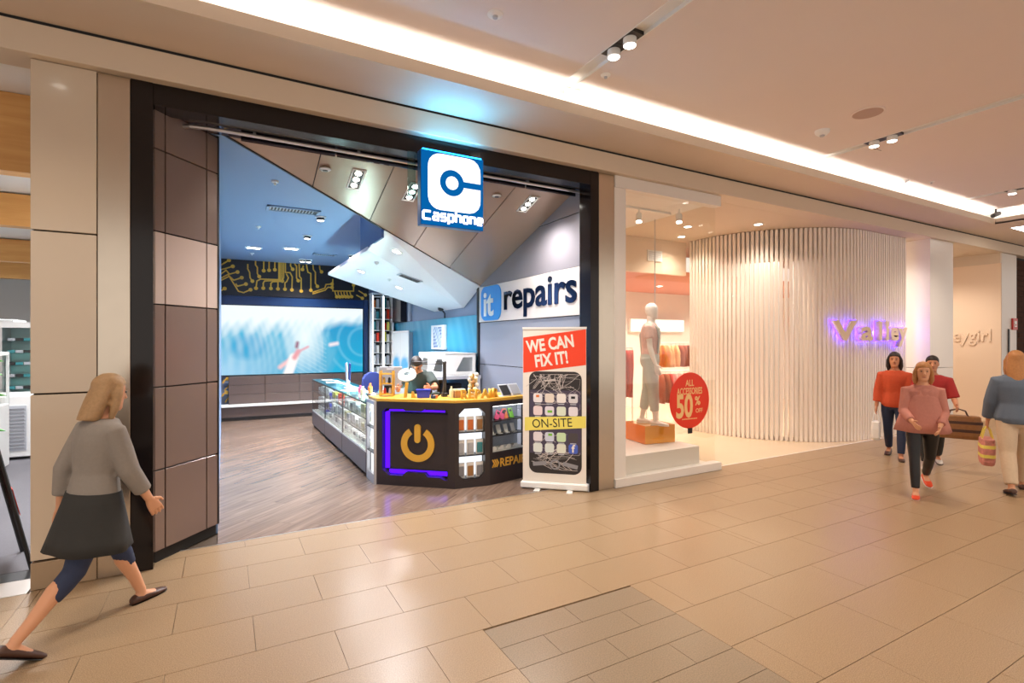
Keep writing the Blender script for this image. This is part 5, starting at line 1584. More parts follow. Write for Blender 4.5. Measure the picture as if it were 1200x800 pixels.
text('OFF', 0.085, mst @ Matrix.Translation((0.115, -0.18, 0.0025)), 'sand', st, 'sticker_lettering', 0.001, 0.0005, 0.95)
cl_ = MB(mst)
for k in range(12):
    cl_.prism([(-0.15 + 0.025 * k, -0.265), (-0.132 + 0.025 * k, -0.265), (-0.132 + 0.025 * k, -0.25), (-0.15 + 0.025 * k, -0.25)], 0.002, 0.0027)
cl_.build('small_print', 'sand', st, world=True, kind='stuff')
MB(mst).prism([(-0.04, -0.46), (0.04, -0.46), (0.04, -0.385), (-0.04, -0.385)], 0.0, 0.012).build('sticker_tab', 'blackm', st, world=True)
# track lights in the window ceiling
tr_ = thing('track_rail', 'thin white light track under the display window ceiling', 'track', (5.2, 5.9, 3.85))
MB().box(4.55, 6.1, 5.86, 5.89, 3.83, 3.86).build('rail', 'wht', tr_, world=True)
for k, (x, y) in enumerate(((4.85, 5.87), (5.45, 5.87), (6.0, 5.6))):
    o = thing('track_spotlight', ['left', 'middle', 'right'][k] + ' white spotlight under the display window ceiling', 'spotlight', (x, y, 3.84))
    MB().tube([(0, 0, 0), (0, 0, -0.08)], 0.015).build('stem', 'wht', o)
    MB().tube([(0.03, 0.03, -0.07), (-0.02, -0.02, -0.2)], 0.045, 12).build('barrel', 'wht', o)
    MB().tube([(-0.02, -0.02, -0.2), (-0.021, -0.021, -0.204)], 0.04, 12).build('lamp', 'lamp', o)
    lamp('window_spot', 'SPOT', (x - 0.04, y - 0.05, 3.6), 70, NEUT, 0.05, 100, 0.7, aim=(0.1, -0.05 if k < 2 else 0.3, -1))
o = thing('air_vent', 'white air vent on the bulkhead inside the clothes store', 'vent', (7.7, 7.84, 3.6))
MB().box(-0.2, 0.2, -0.015, 0.005, -0.11, 0.11).build('frame', 'wht', o)
for i in range(6):
    MB().box(-0.17, 0.17, -0.02, -0.015, -0.085 + 0.03 * i, -0.07 + 0.03 * i).build('slat', 'pgrey', o)
# downlights in the store entrance ceiling
for k, (x, y, e) in enumerate(((8.35, 5.95, 75), (7.4, 6.7, 120), (8.0, 7.4, 80), (9.9, 7.0, 260), (11.6, 6.6, 260), (14.6, 6.0, 200))):
    o = thing('downlight', ['round downlight in the cream ceiling in front of the slatted screen', 'round downlight in the cream ceiling right of the display window', 'round downlight deep in the cream ceiling near the bulkhead', 'round downlight behind the curve of the slatted screen', 'round downlight behind the straight run of the slatted screen', 'round downlight above the recess at far right'][k], 'downlight', (x, y, 3.95))
    MB().lathe([(0.09, 0), (0.09, -0.008), (0.07, -0.012)], 18).build('rim', 'wht', o)
    MB().lathe([(0.065, -0.012), (0.05, -0.015)], 16).build('lamp', 'lamp', o)
    lamp('store_down', 'SPOT', (x, y, 3.9), e, (1.0, 0.86, 0.72), 0.08, 140, 0.8)
for k, (x, y) in enumerate(((8.0, 9.4), (9.6, 9.6), (11.5, 9.4), (9.0, 12.5), (11.5, 12.5), (13.6, 10.5), (6.0, 9.0))):
    o = thing('downlight', 'round downlight in the coral rear ceiling of the clothes store', 'downlight', (x, y, 3.25), group='rear store downlights')
    MB().lathe([(0.09, 0), (0.09, -0.008), (0.07, -0.012)], 18).build('rim', 'wht', o)
    MB().lathe([(0.065, -0.012), (0.05, -0.015)], 16).build('lamp', 'lamp', o)
    lamp('store_down', 'SPOT', (x, y, 3.2), 300, (1.0, 0.86, 0.74), 0.08, 150, 0.8)


# clothes rails
def garment(col, w_, h_, i):
    b = MB()
    n = 7
    rings = []
    for k in range(n):
        t = k / (n - 1)
        ww = w_ * (0.35 + 0.65 * min(1, t * 3.2)) * (1 + 0.06 * math.sin(5 * t + i))
        dd = 0.035 + 0.02 * math.sin(3 * t + i)
        rings.append([(ww * x + 0.012 * math.sin(9 * t + 3 * x + i), dd * y, -0.06 - h_ * t) for x, y in ((-1, 0), (-0.6, 1), (0, 0.7), (0.6, 1), (1, 0), (0.6, -1), (0, -0.7), (-0.6, -1))])
    b.loft(rings)
    return b


def rail(nm_lab, x0, x1, y, z, items, floor_z=0.0, legs=True):
    o = thing('clothes_rail', nm_lab, 'rail', ((x0 + x1) / 2, y, 0))
    MB().tube([(x0, y, z), (x1, y, z)], 0.014).build('rail_bar', 'wht', o, world=True)
    if legs:
        for x in (x0, x1):
            MB().tube([(x, y, 0), (x, y, z)], 0.014).build('post', 'wht', o, world=True)
            MB().tube([(x, y - 0.22, 0.012), (x, y + 0.22, 0.012)], 0.012).build('foot', 'wht', o, world=True)
    n = len(items)
    for i, (c, nm, lab, h_, grp) in enumerate(items):
        x = x0 + (x1 - x0) * (i + 0.5) / n
        g = thing('hanging_garment', lab, 'garment', (x, y, z), R(72 + 10 * math.sin(i * 2.1)), grp)
        garment(c, 0.21, h_, i).build('cloth', c, g, smooth=True)
        MB().tube([(0, 0, -0.07), (0, 0, -0.02), (0.02, 0, 0.012), (0, 0, 0.028), (-0.018, 0, 0.012)], 0.004, 5).build('hanger_hook', 'alu', g)
M['g_or'] = mat('orange_garment', 'd98a2e', 0.85)
M['g_pe'] = mat('peach_garment', 'e2b07c', 0.85)
M['g_br'] = mat('rust_garment', '9a4a30', 0.85)
M['g_pi'] = mat('pink_garment', 'e09a90', 0.85)
M['g_re'] = mat('red_garment', 'b8322c', 0.85)
M['g_wh'] = mat('white_garment', 'e6d8c8', 0.85)
rail('upper clothes rail of orange and peach tops behind the mannequin', 8.35, 9.75, 8.75, 1.82,
     [(c, 'top', '%s top, %s from left on the upper rail behind the mannequin' % (nm, (['first'] + ORD[1:] + ['ninth', 'tenth'])[k]), 0.5, 'tops on the upper rail') for k, (c, nm) in enumerate((('g_wh', 'white'), ('g_or', 'orange'), ('g_or', 'orange'), ('g_or', 'orange'), ('g_pe', 'peach'), ('g_pe', 'peach'), ('g_pe', 'peach'), ('g_br', 'rust'), ('g_br', 'rust'), ('g_br', 'rust')))])
rail('lower clothes rail of pink and rust clothes behind the mannequin', 8.2, 9.65, 8.24, 1.2,
     [(c, 'top', '%s garment, %s from left on the lower rail behind the mannequin' % (nm, (['first'] + ORD[1:] + ['ninth', 'tenth'])[k]), 0.62, 'clothes on the lower rail') for k, (c, nm) in enumerate((('g_br', 'rust'), ('g_br', 'rust'), ('g_re', 'red'), ('g_pi', 'pink'), ('g_pi', 'pink'), ('g_pi', 'pink'), ('g_pi', 'pink'), ('g_wh', 'white'), ('g_pi', 'pink'), ('g_pi', 'pink')))])
rail('clothes rail of red dresses at the left of the display window', 6.7, 7.75, 8.55, 1.72,
     [('g_re', 'dress', '%s red dress from the left at the left of the display window' % q, 1.0, 'red dresses at the left') for q in ['first'] + ORD[1:] + ['ninth']])
lb = thing('light_box', 'glowing white sign box deep inside the clothes store', 'sign', (10.6, 11.0, 2.25))
MB().box(9.9, 12.0, 11.0, 11.1, 2.12, 2.5).build('box_body', 'wht', lb, world=True)
MB().box(9.93, 11.97, 10.99, 11.0, 2.15, 2.47).build('lit_face', glow('lit_face', 'fff4e6', 2.2), lb, world=True)
sbox('wall_back', 9.6, 13.0, 11.12, 11.2, 0, 3.25, 'offw', 'pale partition behind the glowing sign box in the clothes store')

# ================================================================== STORE LEFT OF THE PILLAR
for k, (x, y) in enumerate(((-2.0, 7.3), (-2.35, 10.5), (-3.0, 14.3), (-1.4, 6.6), (-5, 9), (-5, 14))):
    o = thing('panel_light', 'rectangular white ceiling light in the store at far left', 'light', (x, y, 3.72), group='panel lights of the left store')
    MB().box(-0.17, 0.17, -0.32, 0.32, -0.012, 0).build('frame', 'wht', o)
    MB().box(-0.15, 0.15, -0.3, 0.3, -0.016, -0.012).build('lens', 'lamp', o)
    lamp('left_store', 'SPOT', (x, y, 3.67), 420, (0.97, 0.97, 1.0), 0.2, 160, 0.8)
gs = thing('glass_shelf_unit', 'tall lit glass shelf unit at the back of the left store', 'shelf', (-3.0, 12.8, 0))
MB().box(-3.5, -2.6, 13.0, 13.04, 0, 2.1).build('back_panel', mat('pale_teal_panel', 'b9d2d2', 0.4), gs, world=True)
for x in (-3.5, -2.63):
    MB().box(x, x + 0.03, 12.55, 13.0, 0, 2.1).build('side_post', 'alu', gs, world=True)
MB().box(-3.5, -2.6, 12.55, 13.0, 0, 0.75).build('base_cabinet', 'white', gs, world=True)
MB().box(-3.5, -2.6, 12.55, 13.0, 2.1, 2.2).build('top_box', 'white', gs, world=True)
for i in range(6):
    z = 0.75 + 0.22 * i
    MB().box(-3.47, -2.63, 12.58, 13.0, z, z + 0.012).build('glass_shelf', 'glasst', gs, world=True)
    for k in range(7):
        tag(MB().box(-0.05, 0.05, -0.04, 0.04, 0, 0.05).build('eyewear_case', ['dgrey', 'tealp', 'pgrey'][(i + k) % 3], loc=(-3.39 + 0.11 * k, 12.75, z + 0.013)), '%s item, %s from left on the %s glass shelf of the left store' % (('dark grey', 'teal', 'pale grey')[(i + k) % 3], ORD[k] if k else 'first', ORD[i]), 'item', 'items on the left store shelves')
wc2 = thing('white_display_case', 'white glass fronted display case at the far left edge', 'case', (-2.75, 9.3, 0))
MB().box(-3.2, -2.74, 9.2, 10.2, 0.05, 0.95).build('base', 'white', wc2, world=True, bev=0.01)
MB().box(-3.2, -2.78, 9.24, 10.16, 0.95, 1.65).build('glass_top', 'glass', wc2, world=True)
MB().box(-3.2, -2.74, 9.2, 10.2, 1.65, 1.7).build('lid', 'white', wc2, world=True)
for y in (9.2, 10.17):
    MB().box(-2.77, -2.74, y, y + 0.03, 0.95, 1.65).build('post', 'white', wc2, world=True)
for z in (1.15, 1.4):
    MB().box(-3.15, -2.8, 9.26, 10.14, z, z + 0.01).build('glass_shelf', 'glasst', wc2, world=True)
gu = thing('white_unit', 'white floor unit with grey louvred side panel in the left store', 'unit', (-2.9, 11.2, 0))
MB().box(-3.3, -2.62, 10.8, 11.7, 0.05, 1.0).build('casing', 'white', gu, world=True, bev=0.01)
MB().box(-3.2, -2.7, 10.78, 10.8, 0.15, 0.85).build('grille_panel', 'pgrey', gu, world=True)
for i in range(12):
    MB().box(-3.18, -2.72, 10.765, 10.78, 0.18 + 0.055 * i, 0.205 + 0.055 * i).build('louvre', 'greyp', gu, world=True)
gu2 = thing('upper_unit', 'tall white unit standing at the rear of the left store', 'unit', (-4.2, 14.3, 0))
MB().box(-4.7, -3.75, 14.2, 15.0, 0, 2.3).build('casing', 'white', gu2, world=True, bev=0.01)
MB().box(-4.6, -3.85, 14.17, 14.2, 1.2, 2.1).build('front_panel', 'pgrey', gu2, world=True)
MB().box(-4.3, -4.0, 14.16, 14.18, 2.12, 2.26).build('dark_badge', 'drawer', gu2, world=True)
# sandwich board
sb = thing('sandwich_board', 'dark sandwich board with orange print at the far left edge', 'board', (-1.66, 5.75, 0), R(20))
for s_ in (-1, 1):
    M4 = Matrix.Translation((0, 0, 0.0)) @ Matrix.Rotation(R(9 * s_), 4, 'Y')
    for y in (-0.27, 0.27):
        MB().tube([(0.22 * s_, y, 0.0), (0.0, y, 1.1)], 0.016, 6).build('leg', 'blackm', sb)
    MB().slab([(0.145 * s_, -0.26, 0.4), (0.145 * s_, 0.26, 0.4), (0.005 * s_, 0.26, 1.1), (0.005 * s_, -0.26, 1.1)], (0.008 * s_, 0, 0.002)).build('board_panel', 'dgrey' if s_ > 0 else 'redsign', sb)
    MB().slab([(0.156 * s_, -0.2, 0.44), (0.156 * s_, 0.2, 0.44), (0.11 * s_, 0.2, 0.66), (0.11 * s_, -0.2, 0.66)], (0.004 * s_, 0, 0.001)).build('orange_print', 'red', sb)
# plant at the very edge
pp = thing('leafy_plant', 'green leafy plant in a pale pot at the far left edge', 'plant', (-2.25, 7.3, 0))
MB().lathe([(0.13, 0), (0.17, 0.35), (0.16, 0.36)], 16).build('pot', 'offw', pp)
MB().tube([(0, 0, 0.3), (0.02, 0, 0.9), (0.0, 0, 1.3)], [0.02, 0.015, 0.008]).build('stem', 'card', pp)
for k in range(18):
    a = k * 2.4
    z = 0.9 + 0.045 * k
    L_ = 0.26
    d_ = Vector((math.cos(a), math.sin(a), 0.25))
    q_ = Vector((-math.sin(a), math.cos(a), 0))
    b_ = Vector((0, 0, z))
    vs_ = [b_, b_ + d_ * 0.1 + q_ * 0.05, b_ + d_ * L_ * 0.7 + q_ * 0.045, b_ + d_ * L_ - Vector((0, 0, 0.05)), b_ + d_ * L_ * 0.7 - q_ * 0.045, b_ + d_ * 0.1 - q_ * 0.05]
    MB().slab(vs_, (0, 0, 0.004)).build('leaf', 'green', pp)

# ================================================================== PEOPLE AND MANNEQUIN
def soften(o, voxel, it=3):
    """fuse the overlapping shells of a figure's piece into one continuous skin"""
    r = o.modifiers.new('fuse', 'REMESH')
    r.mode = 'VOXEL'
    r.voxel_size = voxel
    r.use_smooth_shade = True
    s = o.modifiers.new('relax', 'SMOOTH')
    s.factor = 0.5
    s.iterations = it
    return o


def ring(c, ax, ay, rx, ry, n=16, flat=0.0):
    c, ax, ay = Vector(c), Vector(ax), Vector(ay)
    return [c + ax * (rx * math.cos(2 * PI * k / n)) + ay * (ry * math.sin(2 * PI * k / n)) for k in range(n)]


def hand(mb, wrist, d, pn, side, curl=0.5):
    """palm, four fingers and a thumb; d along the hand, pn out of the palm"""
    d, pn = Vector(d).normalized(), Vector(pn)
    pn = (pn - d * pn.dot(d)).normalized()
    wv = d.cross(pn).normalized() * side
    mb.loft([ring(wrist + d * t, wv, pn, a, b, 12) for t, a, b in ((-0.03, 0.024, 0.019), (0.0, 0.026, 0.018), (0.03, 0.037, 0.017), (0.07, 0.043, 0.015), (0.092, 0.040, 0.012))])
    for k, (off, L_) in enumerate(((0.034, 0.068), (0.0115, 0.077), (-0.0115, 0.071), (-0.033, 0.056))):
        b0 = wrist + d * 0.078 + wv * off
        sp = wv * (off * 0.35)
        d1 = (d * math.cos(curl * 0.5) + pn * math.sin(curl * 0.5) + sp).normalized()
        d2 = (d * math.cos(curl * 1.3) + pn * math.sin(curl * 1.3) + sp).normalized()
        d3 = (d * math.cos(curl * 2.1) + pn * math.sin(curl * 2.1) + sp).normalized()
        p1 = b0 + d1 * L_ * 0.5
        p2 = p1 + d2 * L_ * 0.3
        mb.tube([b0, p1, p2, p2 + d3 * L_ * 0.26], [0.0098, 0.0092, 0.0085, 0.0068], 8)
    t0 = wrist + d * 0.018 + wv * 0.026
    dt = (d * 0.65 + wv * 0.72 + pn * 0.25).normalized()
    t1 = t0 + dt * 0.042
    mb.tube([t0, t1, t1 + (d * 0.9 + wv * 0.25 + pn * 0.35).normalized() * 0.034], [0.0135, 0.011, 0.0085], 8)


def figure(name, label, cat, loc, face, sp):
    """a whole figure; FACE is the compass direction it looks in, SP its build, pose and clothes"""
    f = Vector((face[0], face[1], 0)).normalized()
    root = thing(name, label, cat, loc, math.atan2(f.y, f.x) - PI / 2)
    S = sp.get('h', 1.68) / 1.68
    vox = sp.get('vox', 0.008)
    Lr = R(sp.get('lean', 0))
    up = Vector((0, math.sin(Lr), math.cos(Lr)))
    fw = Vector((0, math.cos(Lr), -math.sin(Lr)))
    X = Vector((1, 0, 0))
    wide = sp.get('wide', 1.0)
    # legs
    legs = []
    for side, th, kn, fp in sp['legs']:
        a, k = R(th), R(kn)
        hip = Vector((0.088 * side, 0, 0))
        kd = Vector((0.01 * side, math.sin(a), -math.cos(a)))
        sd = Vector((-0.015 * side, math.sin(a - k), -math.cos(a - k)))
        knee = hip + kd * 0.42
        ank = knee + sd * 0.40
        ft = R(fp)
        toe = Vector((0.12 * side, math.cos(ft), math.sin(ft))).normalized()
        dn = Vector((0, math.sin(ft), -math.cos(ft)))
        legs.append([side, hip, knee, ank, toe, dn])
    low = min(min((l[3] + l[5] * 0.08 - l[4] * 0.05).z, (l[3] + l[5] * 0.08 + l[4] * 0.15).z) for l in legs)
    H0 = -low
    base = Vector((0, 0, H0))
    for l in legs:
        for i in (1, 2, 3): l[i] = l[i] + base
    def spine(t): return base + up * t
    # arms
    arms = []
    for side, sh, ab, el, inw in sp['arms']:
        s0 = spine(0.462) + X * (0.158 * side * wide)
        a = R(sh) + Lr * 0.0
        ud = Vector((side * math.sin(R(ab)), math.cos(R(ab)) * math.sin(a), -math.cos(R(ab)) * math.cos(a)))
        e = s0 + ud * 0.285
        b = a + R(el)
        fd = Vector((side * math.sin(R(ab)) * 0.4 - side * inw, math.sin(b), -math.cos(b))).normalized()
        wv = e + fd * 0.25
        arms.append([side, s0, e, wv, fd])
    # head frame
    hp = R(sp.get('pitch', 0)) + Lr * 0.6
    hy = R(sp.get('yaw', 0))
    hu = Vector((0, math.sin(hp), math.cos(hp)))
    hf = Vector((math.sin(hy), math.cos(hp) * math.cos(hy), -math.sin(hp)))
    hx = hf.cross(hu).normalized()
    nb = spine(0.54)
    hc = nb + hu * 0.155 + hf * 0.025
    sc_ = Matrix.Scale(S, 4)
    def newmb(): return MB(sc_)
    # ---- body
    b = newmb()
    tor = [(-0.10, 0.06, 0.06), (-0.06, 0.135, 0.105), (0.0, 0.165, 0.118), (0.08, 0.150, 0.108), (0.18, 0.128, 0.095), (0.28, 0.142, 0.104), (0.38, 0.16, 0.110), (0.45, 0.168, 0.098), (0.50, 0.135, 0.078), (0.53, 0.075, 0.062), (0.56, 0.052, 0.054), (0.62, 0.050, 0.054)]
    b.loft([ring(spine(t) + fw * (0.01 if t > 0.5 else 0), X, fw, rx * wide, ry) for t, rx, ry in tor])
    hd = [(-0.115, 0.030, 0.034, 0.045), (-0.095, 0.050, 0.058, 0.03), (-0.06, 0.062, 0.075, 0.012), (-0.02, 0.070, 0.088, 0.003), (0.02, 0.074, 0.094, -0.002), (0.06, 0.071, 0.09, -0.004), (0.09, 0.057, 0.073, -0.004), (0.112, 0.032, 0.042, -0.002), (0.118, 0.008, 0.01, 0)]
    b.loft([ring(hc + hu * z + hf * o_, hx, hf, rx, ry) for z, rx, ry, o_ in hd])
    if sp.get('face', True):
        b.loft([ring(hc + hu * z + hf * o_, hx, hf, r_, r_, 10) for z, r_, o_ in ((0.015, 0.008, 0.09), (-0.01, 0.010, 0.098), (-0.028, 0.014, 0.103), (-0.036, 0.009, 0.095))])
        for s_ in (-1, 1):
            b.loft([ring(hc + hx * (0.072 * s_) + hu * z + hf * 0.0, hx, hf, 0.012, r_, 8) for z, r_ in ((-0.03, 0.006), (-0.015, 0.014), (0.01, 0.018), (0.025, 0.010))])
    for side, hip, knee, ank, toe, dn in legs:
        b.tube([hip + Vector((0, 0, 0.03)), hip.lerp(knee, 0.3), hip.lerp(knee, 0.7), knee, knee.lerp(ank, 0.3) - toe * 0.012, knee.lerp(ank, 0.7), ank, ank + dn * 0.05], [0.082, 0.08, 0.062, 0.052, 0.053, 0.039, 0.032, 0.034], 14)
        b.loft([ring(ank + dn * q_[1] + toe * q_[0], X, dn, q_[2], q_[3], 12) for q_ in ((-0.055, 0.055, 0.022, 0.018), (-0.03, 0.045, 0.031, 0.03), (0.04, 0.045, 0.034, 0.03), (0.10, 0.056, 0.04, 0.02), (0.15, 0.062, 0.034, 0.013), (0.168, 0.064, 0.018, 0.008))])
    for side, s0, e, wv, fd in arms:
        b.tube([s0 - X * (0.03 * side), s0 + X * (0.012 * side) - Vector((0, 0, 0.02)), s0.lerp(e, 0.4), e, e.lerp(wv, 0.3), wv - fd * 0.02, wv], [0.042, 0.047, 0.043, 0.037, 0.038, 0.027, 0.026], 12)
        hand(b, wv, fd, Vector((-side, 0.15, 0)), 1 if side > 0 else -1, sp.get('curl', 0.45))
    body = soften(b.build('body', sp.get('skin', 'skin'), root), vox * S, 2)
    if sp.get('face', True):
        for s_ in (-1, 1):
            newmb().ell(hc + hx * (0.029 * s_) + hu * 0.012 + hf * 0.083, (0.0105, 0.009, 0.007), 10, 6).build('eye', 'eye', root, smooth=True)
            newmb().tube([hc + hx * (0.015 * s_) + hu * 0.032 + hf * 0.091, hc + hx * (0.042 * s_) + hu * 0.033 + hf * 0.080], 0.0035, 6).build('eyebrow', sp.get('hairm', 'haird'), root)
        newmb().tube([hc - hx * 0.022 - hu * 0.062 + hf * 0.081, hc - hu * 0.060 + hf * 0.089, hc + hx * 0.022 - hu * 0.062 + hf * 0.081], [0.003, 0.0065, 0.003], 8).build('mouth', 'lips', root, smooth=True)
    # ---- hair
    if sp.get('hair'):
        h_ = newmb()
        kind = sp['hair']
        h_.loft([ring(hc + hu * z + hf * o_, hx, hf, rx, ry) for z, rx, ry, o_ in ((-0.05, 0.066, 0.055, -0.046), (-0.01, 0.078, 0.075, -0.03), (0.03, 0.083, 0.088, -0.02), (0.07, 0.081, 0.098, -0.008), (0.10, 0.068, 0.083, -0.006), (0.125, 0.042, 0.052, -0.004), (0.135, 0.012, 0.014, 0))])
        if kind == 'long':
            ln = sp.get('hairlen', 0.30)
            h_.loft([ring(hc + hu * (0.05 - ln * t) - hf * (0.045 + 0.05 * t), hx, hf, 0.08 + 0.02 * math.sin(PI * t), 0.05 + 0.01 * t) for t in (0, 0.25, 0.5, 0.75, 0.95, 1.05)])
            for s_ in (-1, 1):
                h_.tube([hc + hx * (0.06 * s_) + hu * 0.07 + hf * 0.03, hc + hx * (0.084 * s_) + hf * 0.015, hc + hx * (0.088 * s_) - hu * 0.1, hc + hx * (0.08 * s_) - hu * (ln * 0.8) - hf * 0.01], [0.02, 0.026, 0.028, 0.014], 10)
        soften(h_.build('hair', sp.get('hairm', 'haird'), root), 0.009 * S, 4)
    # ---- clothes
    def torso_shell(t0, t1, g, flare=0.0):
        pts = [q_ for q_ in tor if t0 - 1e-6 <= q_[0] <= t1 + 1e-6]
        return [ring(spine(t) + fw * (0.01 if t > 0.5 else 0), X, fw, rx * wide + g + flare * max(0, 0.2 - t), ry + g + flare * max(0, 0.2 - t)) for t, rx, ry in pts]
    if sp.get('top'):
        m_, t0, sl, g, fl = sp['top']
        tp_ = newmb()
        g += 0.009 if not sp.get('skirt') else 0.0
        rows = torso_shell(max(t0, -0.06), 0.53, g, fl)
        if t0 < -0.06:
            q_ = tor[2]
            rows = [ring(base + Vector((0, 0.01, t0)), X, Vector((0, 1, 0)), q_[1] * wide + g + fl * 0.45, q_[2] + g + fl * 0.45)] + rows
        tp_.loft(rows)
        for side, s0, e, wv, fd in arms:
            if sl <= 1:
                tp_.tube([s0 - X * (0.05 * side), s0 + X * (0.014 * side), s0.lerp(e, sl)], [0.046 + g * 0.4, 0.054 + g * 0.4, 0.05 + g], 12)
            else:
                tp_.tube([s0 - X * (0.05 * side), s0 + X * (0.014 * side), s0.lerp(e, 0.5), e, e.lerp(wv, sl - 1.0)], [0.046 + g * 0.4, 0.054 + g * 0.4, 0.048 + g, 0.044 + g, 0.034 + g], 12)
        soften(tp_.build('top', m_, root), 0.011 * S, 4)
    if sp.get('skirt'):
        m_, t0, t1, r0, r1 = sp['skirt']
        sk = newmb()
        n_ = 28
        rows = []
        for k in range(6):
            t = k / 5
            zz = t0 + (t1 - t0) * t
            rr = r0 + (r1 - r0) * t
            c_ = spine(zz)
            rows.append([c_ + X * (rr * wide * (1 + 0.05 * t * math.sin(6 * a)) * math.cos(a)) + fw * (rr * 0.74 * (1 + 0.06 * t * math.sin(6 * a + 1)) * math.sin(a)) for a in [2 * PI * i / n_ for i in range(n_)]])
        sk.loft(rows)
        o = sk.build(sp.get('skirt_name', 'skirt'), m_, root, smooth=True)
    if sp.get('trousers'):
        m_, hem, g = sp['trousers']
        tr2 = newmb()
        tr2.loft([ring(spine(t), X, fw, max(rx, 0.09) * wide + g + 0.006, max(ry, 0.085) + g + 0.006) for t, rx, ry in tor[0:5]])
        for side, hip, knee, ank, toe, dn in legs:
            end = knee.lerp(ank, hem)
            w_ = sp.get('leg_width', 1.0)
            tr2.tube([hip + Vector((0, 0, 0.04)), hip.lerp(knee, 0.35), hip.lerp(knee, 0.75), knee, knee.lerp(ank, hem * 0.5), end], [0.088 + g, 0.084 + g, 0.066 * w_ + g, 0.056 * w_ + g, 0.053 * w_ + g, 0.042 * w_ + g], 14)
        soften(tr2.build('trousers', m_, root), 0.010 * S, 4)
    if sp.get('shoe'):
        for side, hip, knee, ank, toe, dn in legs:
            q_ = newmb()
            hi = sp.get('shoe_high', False)
            prof_ = [(-0.072, 0.058, 0.026, 0.022), (-0.05, 0.052, 0.036, 0.032), (0.03, 0.054, 0.040, 0.030), (0.10, 0.060, 0.046, 0.024), (0.16, 0.066, 0.040, 0.017), (0.187, 0.068, 0.02, 0.010)]
            q_.loft([ring(ank + dn * p_[1] + toe * p_[0], X, dn, p_[2], p_[3], 14) for p_ in prof_])
            if hi: q_.tube([ank - dn * 0.0, ank + dn * 0.05], [0.042, 0.046], 12)
            sh_ = q_.build('shoe', sp['shoe'], root)
            soften(sh_, 0.007 * S, 2)
            newmb().loft([ring(ank + dn * 0.083 + toe * p_[0], X, dn, p_[2] * 1.02, 0.007, 14) for p_ in prof_]).build('sole', sp.get('sole', 'blackm'), sh_)
    root['_'] = 0
    del root['_']
    return root, dict(arms=arms, spine=spine, hc=hc, hf=hf, hu=hu, hx=hx, S=S, legs=legs, X=X, fw=fw, newmb=newmb)


def at_hand(root, info, i, off=(0, 0, 0)):
    side, s0, e, wv, fd = info['arms'][i]
    return root.matrix_basis @ ((wv + fd * 0.085) * info['S'] + Vector(off))


# woman striding past the pillar
w1, i1 = figure('person', 'person with tan hair, grey top and navy cropped trousers striding past the left pillar', 'person', (-0.74, 4.26, 0), (0.82, 0.57), dict(
    h=1.67, vox=0.0055, lean=5, pitch=4, legs=[(-1, 27, 6, 0), (1, -20, 24, -28)], arms=[(1, 14, 8, 16, 0.06), (-1, -22, 9, 18, 0.0)], skin='skin2',
    hair='long', hairm='hairt', hairlen=0.22, top=('grey_cloth', 0.0, 1.7, 0.02, 0.02), skirt=('dark_cloth', 0.06, -0.30, 0.185, 0.285), skirt_name='tunic_hem',
    trousers=('denim', 0.42, 0.008), shoe='brownl'))

# group at the right
w2, i2 = figure('person', 'person with blond hair in a dusty pink poncho, black leggings and orange shoes', 'person', (7.36, 3.05, 0), (-0.86, -0.5), dict(
    h=1.58, legs=[(1, 12, 4, 0), (-1, -14, 30, -20)], arms=[(1, 12, 9, 50, 0.35), (-1, 5, 10, 45, 0.35)], skin='skin2', hair='long', hairm='hairb', hairlen=0.2, lean=3,
    top=('pinkc', -0.02, 1.8, 0.016, 0.0), skirt=('pinkc', 0.49, -0.06, 0.14, 0.30), skirt_name='poncho', trousers=('blackm', 0.92, 0.004), shoe='oshoe', sole='wshoe'))
w3, i3 = figure('person', 'person with short dark hair in a red top carrying a large tan bag', 'person', (9.15, 3.67, 0), (-0.9, -0.42), dict(
    h=1.62, wide=1.08, legs=[(1, 14, 4, 0), (-1, -12, 22, -15)], arms=[(1, 4, 8, 12, 0.0), (-1, 8, 16, 60, 0.05)], skin='skin', hair='short', hairm='haird', lean=2,
    top=('redc', -0.06, 1.0, 0.02, 0.0), trousers=('dark_cloth', 0.95, 0.012), shoe='wshoe'))
w4, i4 = figure('person', 'person with dark hair in an orange red top and dark jeans holding a white bag', 'person', (9.35, 4.25, 0), (-0.92, -0.38), dict(
    h=1.66, legs=[(1, -12, 16, -12), (-1, 14, 4, 0)], arms=[(1, -4, 12, 12, 0.0), (-1, 8, 8, 30, 0.1)], skin='skin', hair='long', hairm='haird', hairlen=0.22, lean=2,
    top=('orangec', -0.06, 1.7, 0.016, 0.0), trousers=('denim', 0.95, 0.008), shoe='brownl'))
w5, i5 = figure('person', 'person with long blond hair in a denim jacket and beige trousers walking away', 'person', (8.56, 2.56, 0), (0.9, 0.43), dict(
    h=1.72, legs=[(1, 16, 4, 0), (-1, -14, 12, -10)], arms=[(1, -10, 9, 14, 0.0), (-1, 10, 12, 10, 0.0)], skin='skin2', hair='long', hairm='hairb', hairlen=0.3, lean=2,
    top=('bluejean', -0.06, 1.85, 0.024, 0.05), trousers=('beigec', 0.95, 0.016), leg_width=1.1, shoe='brownl'))


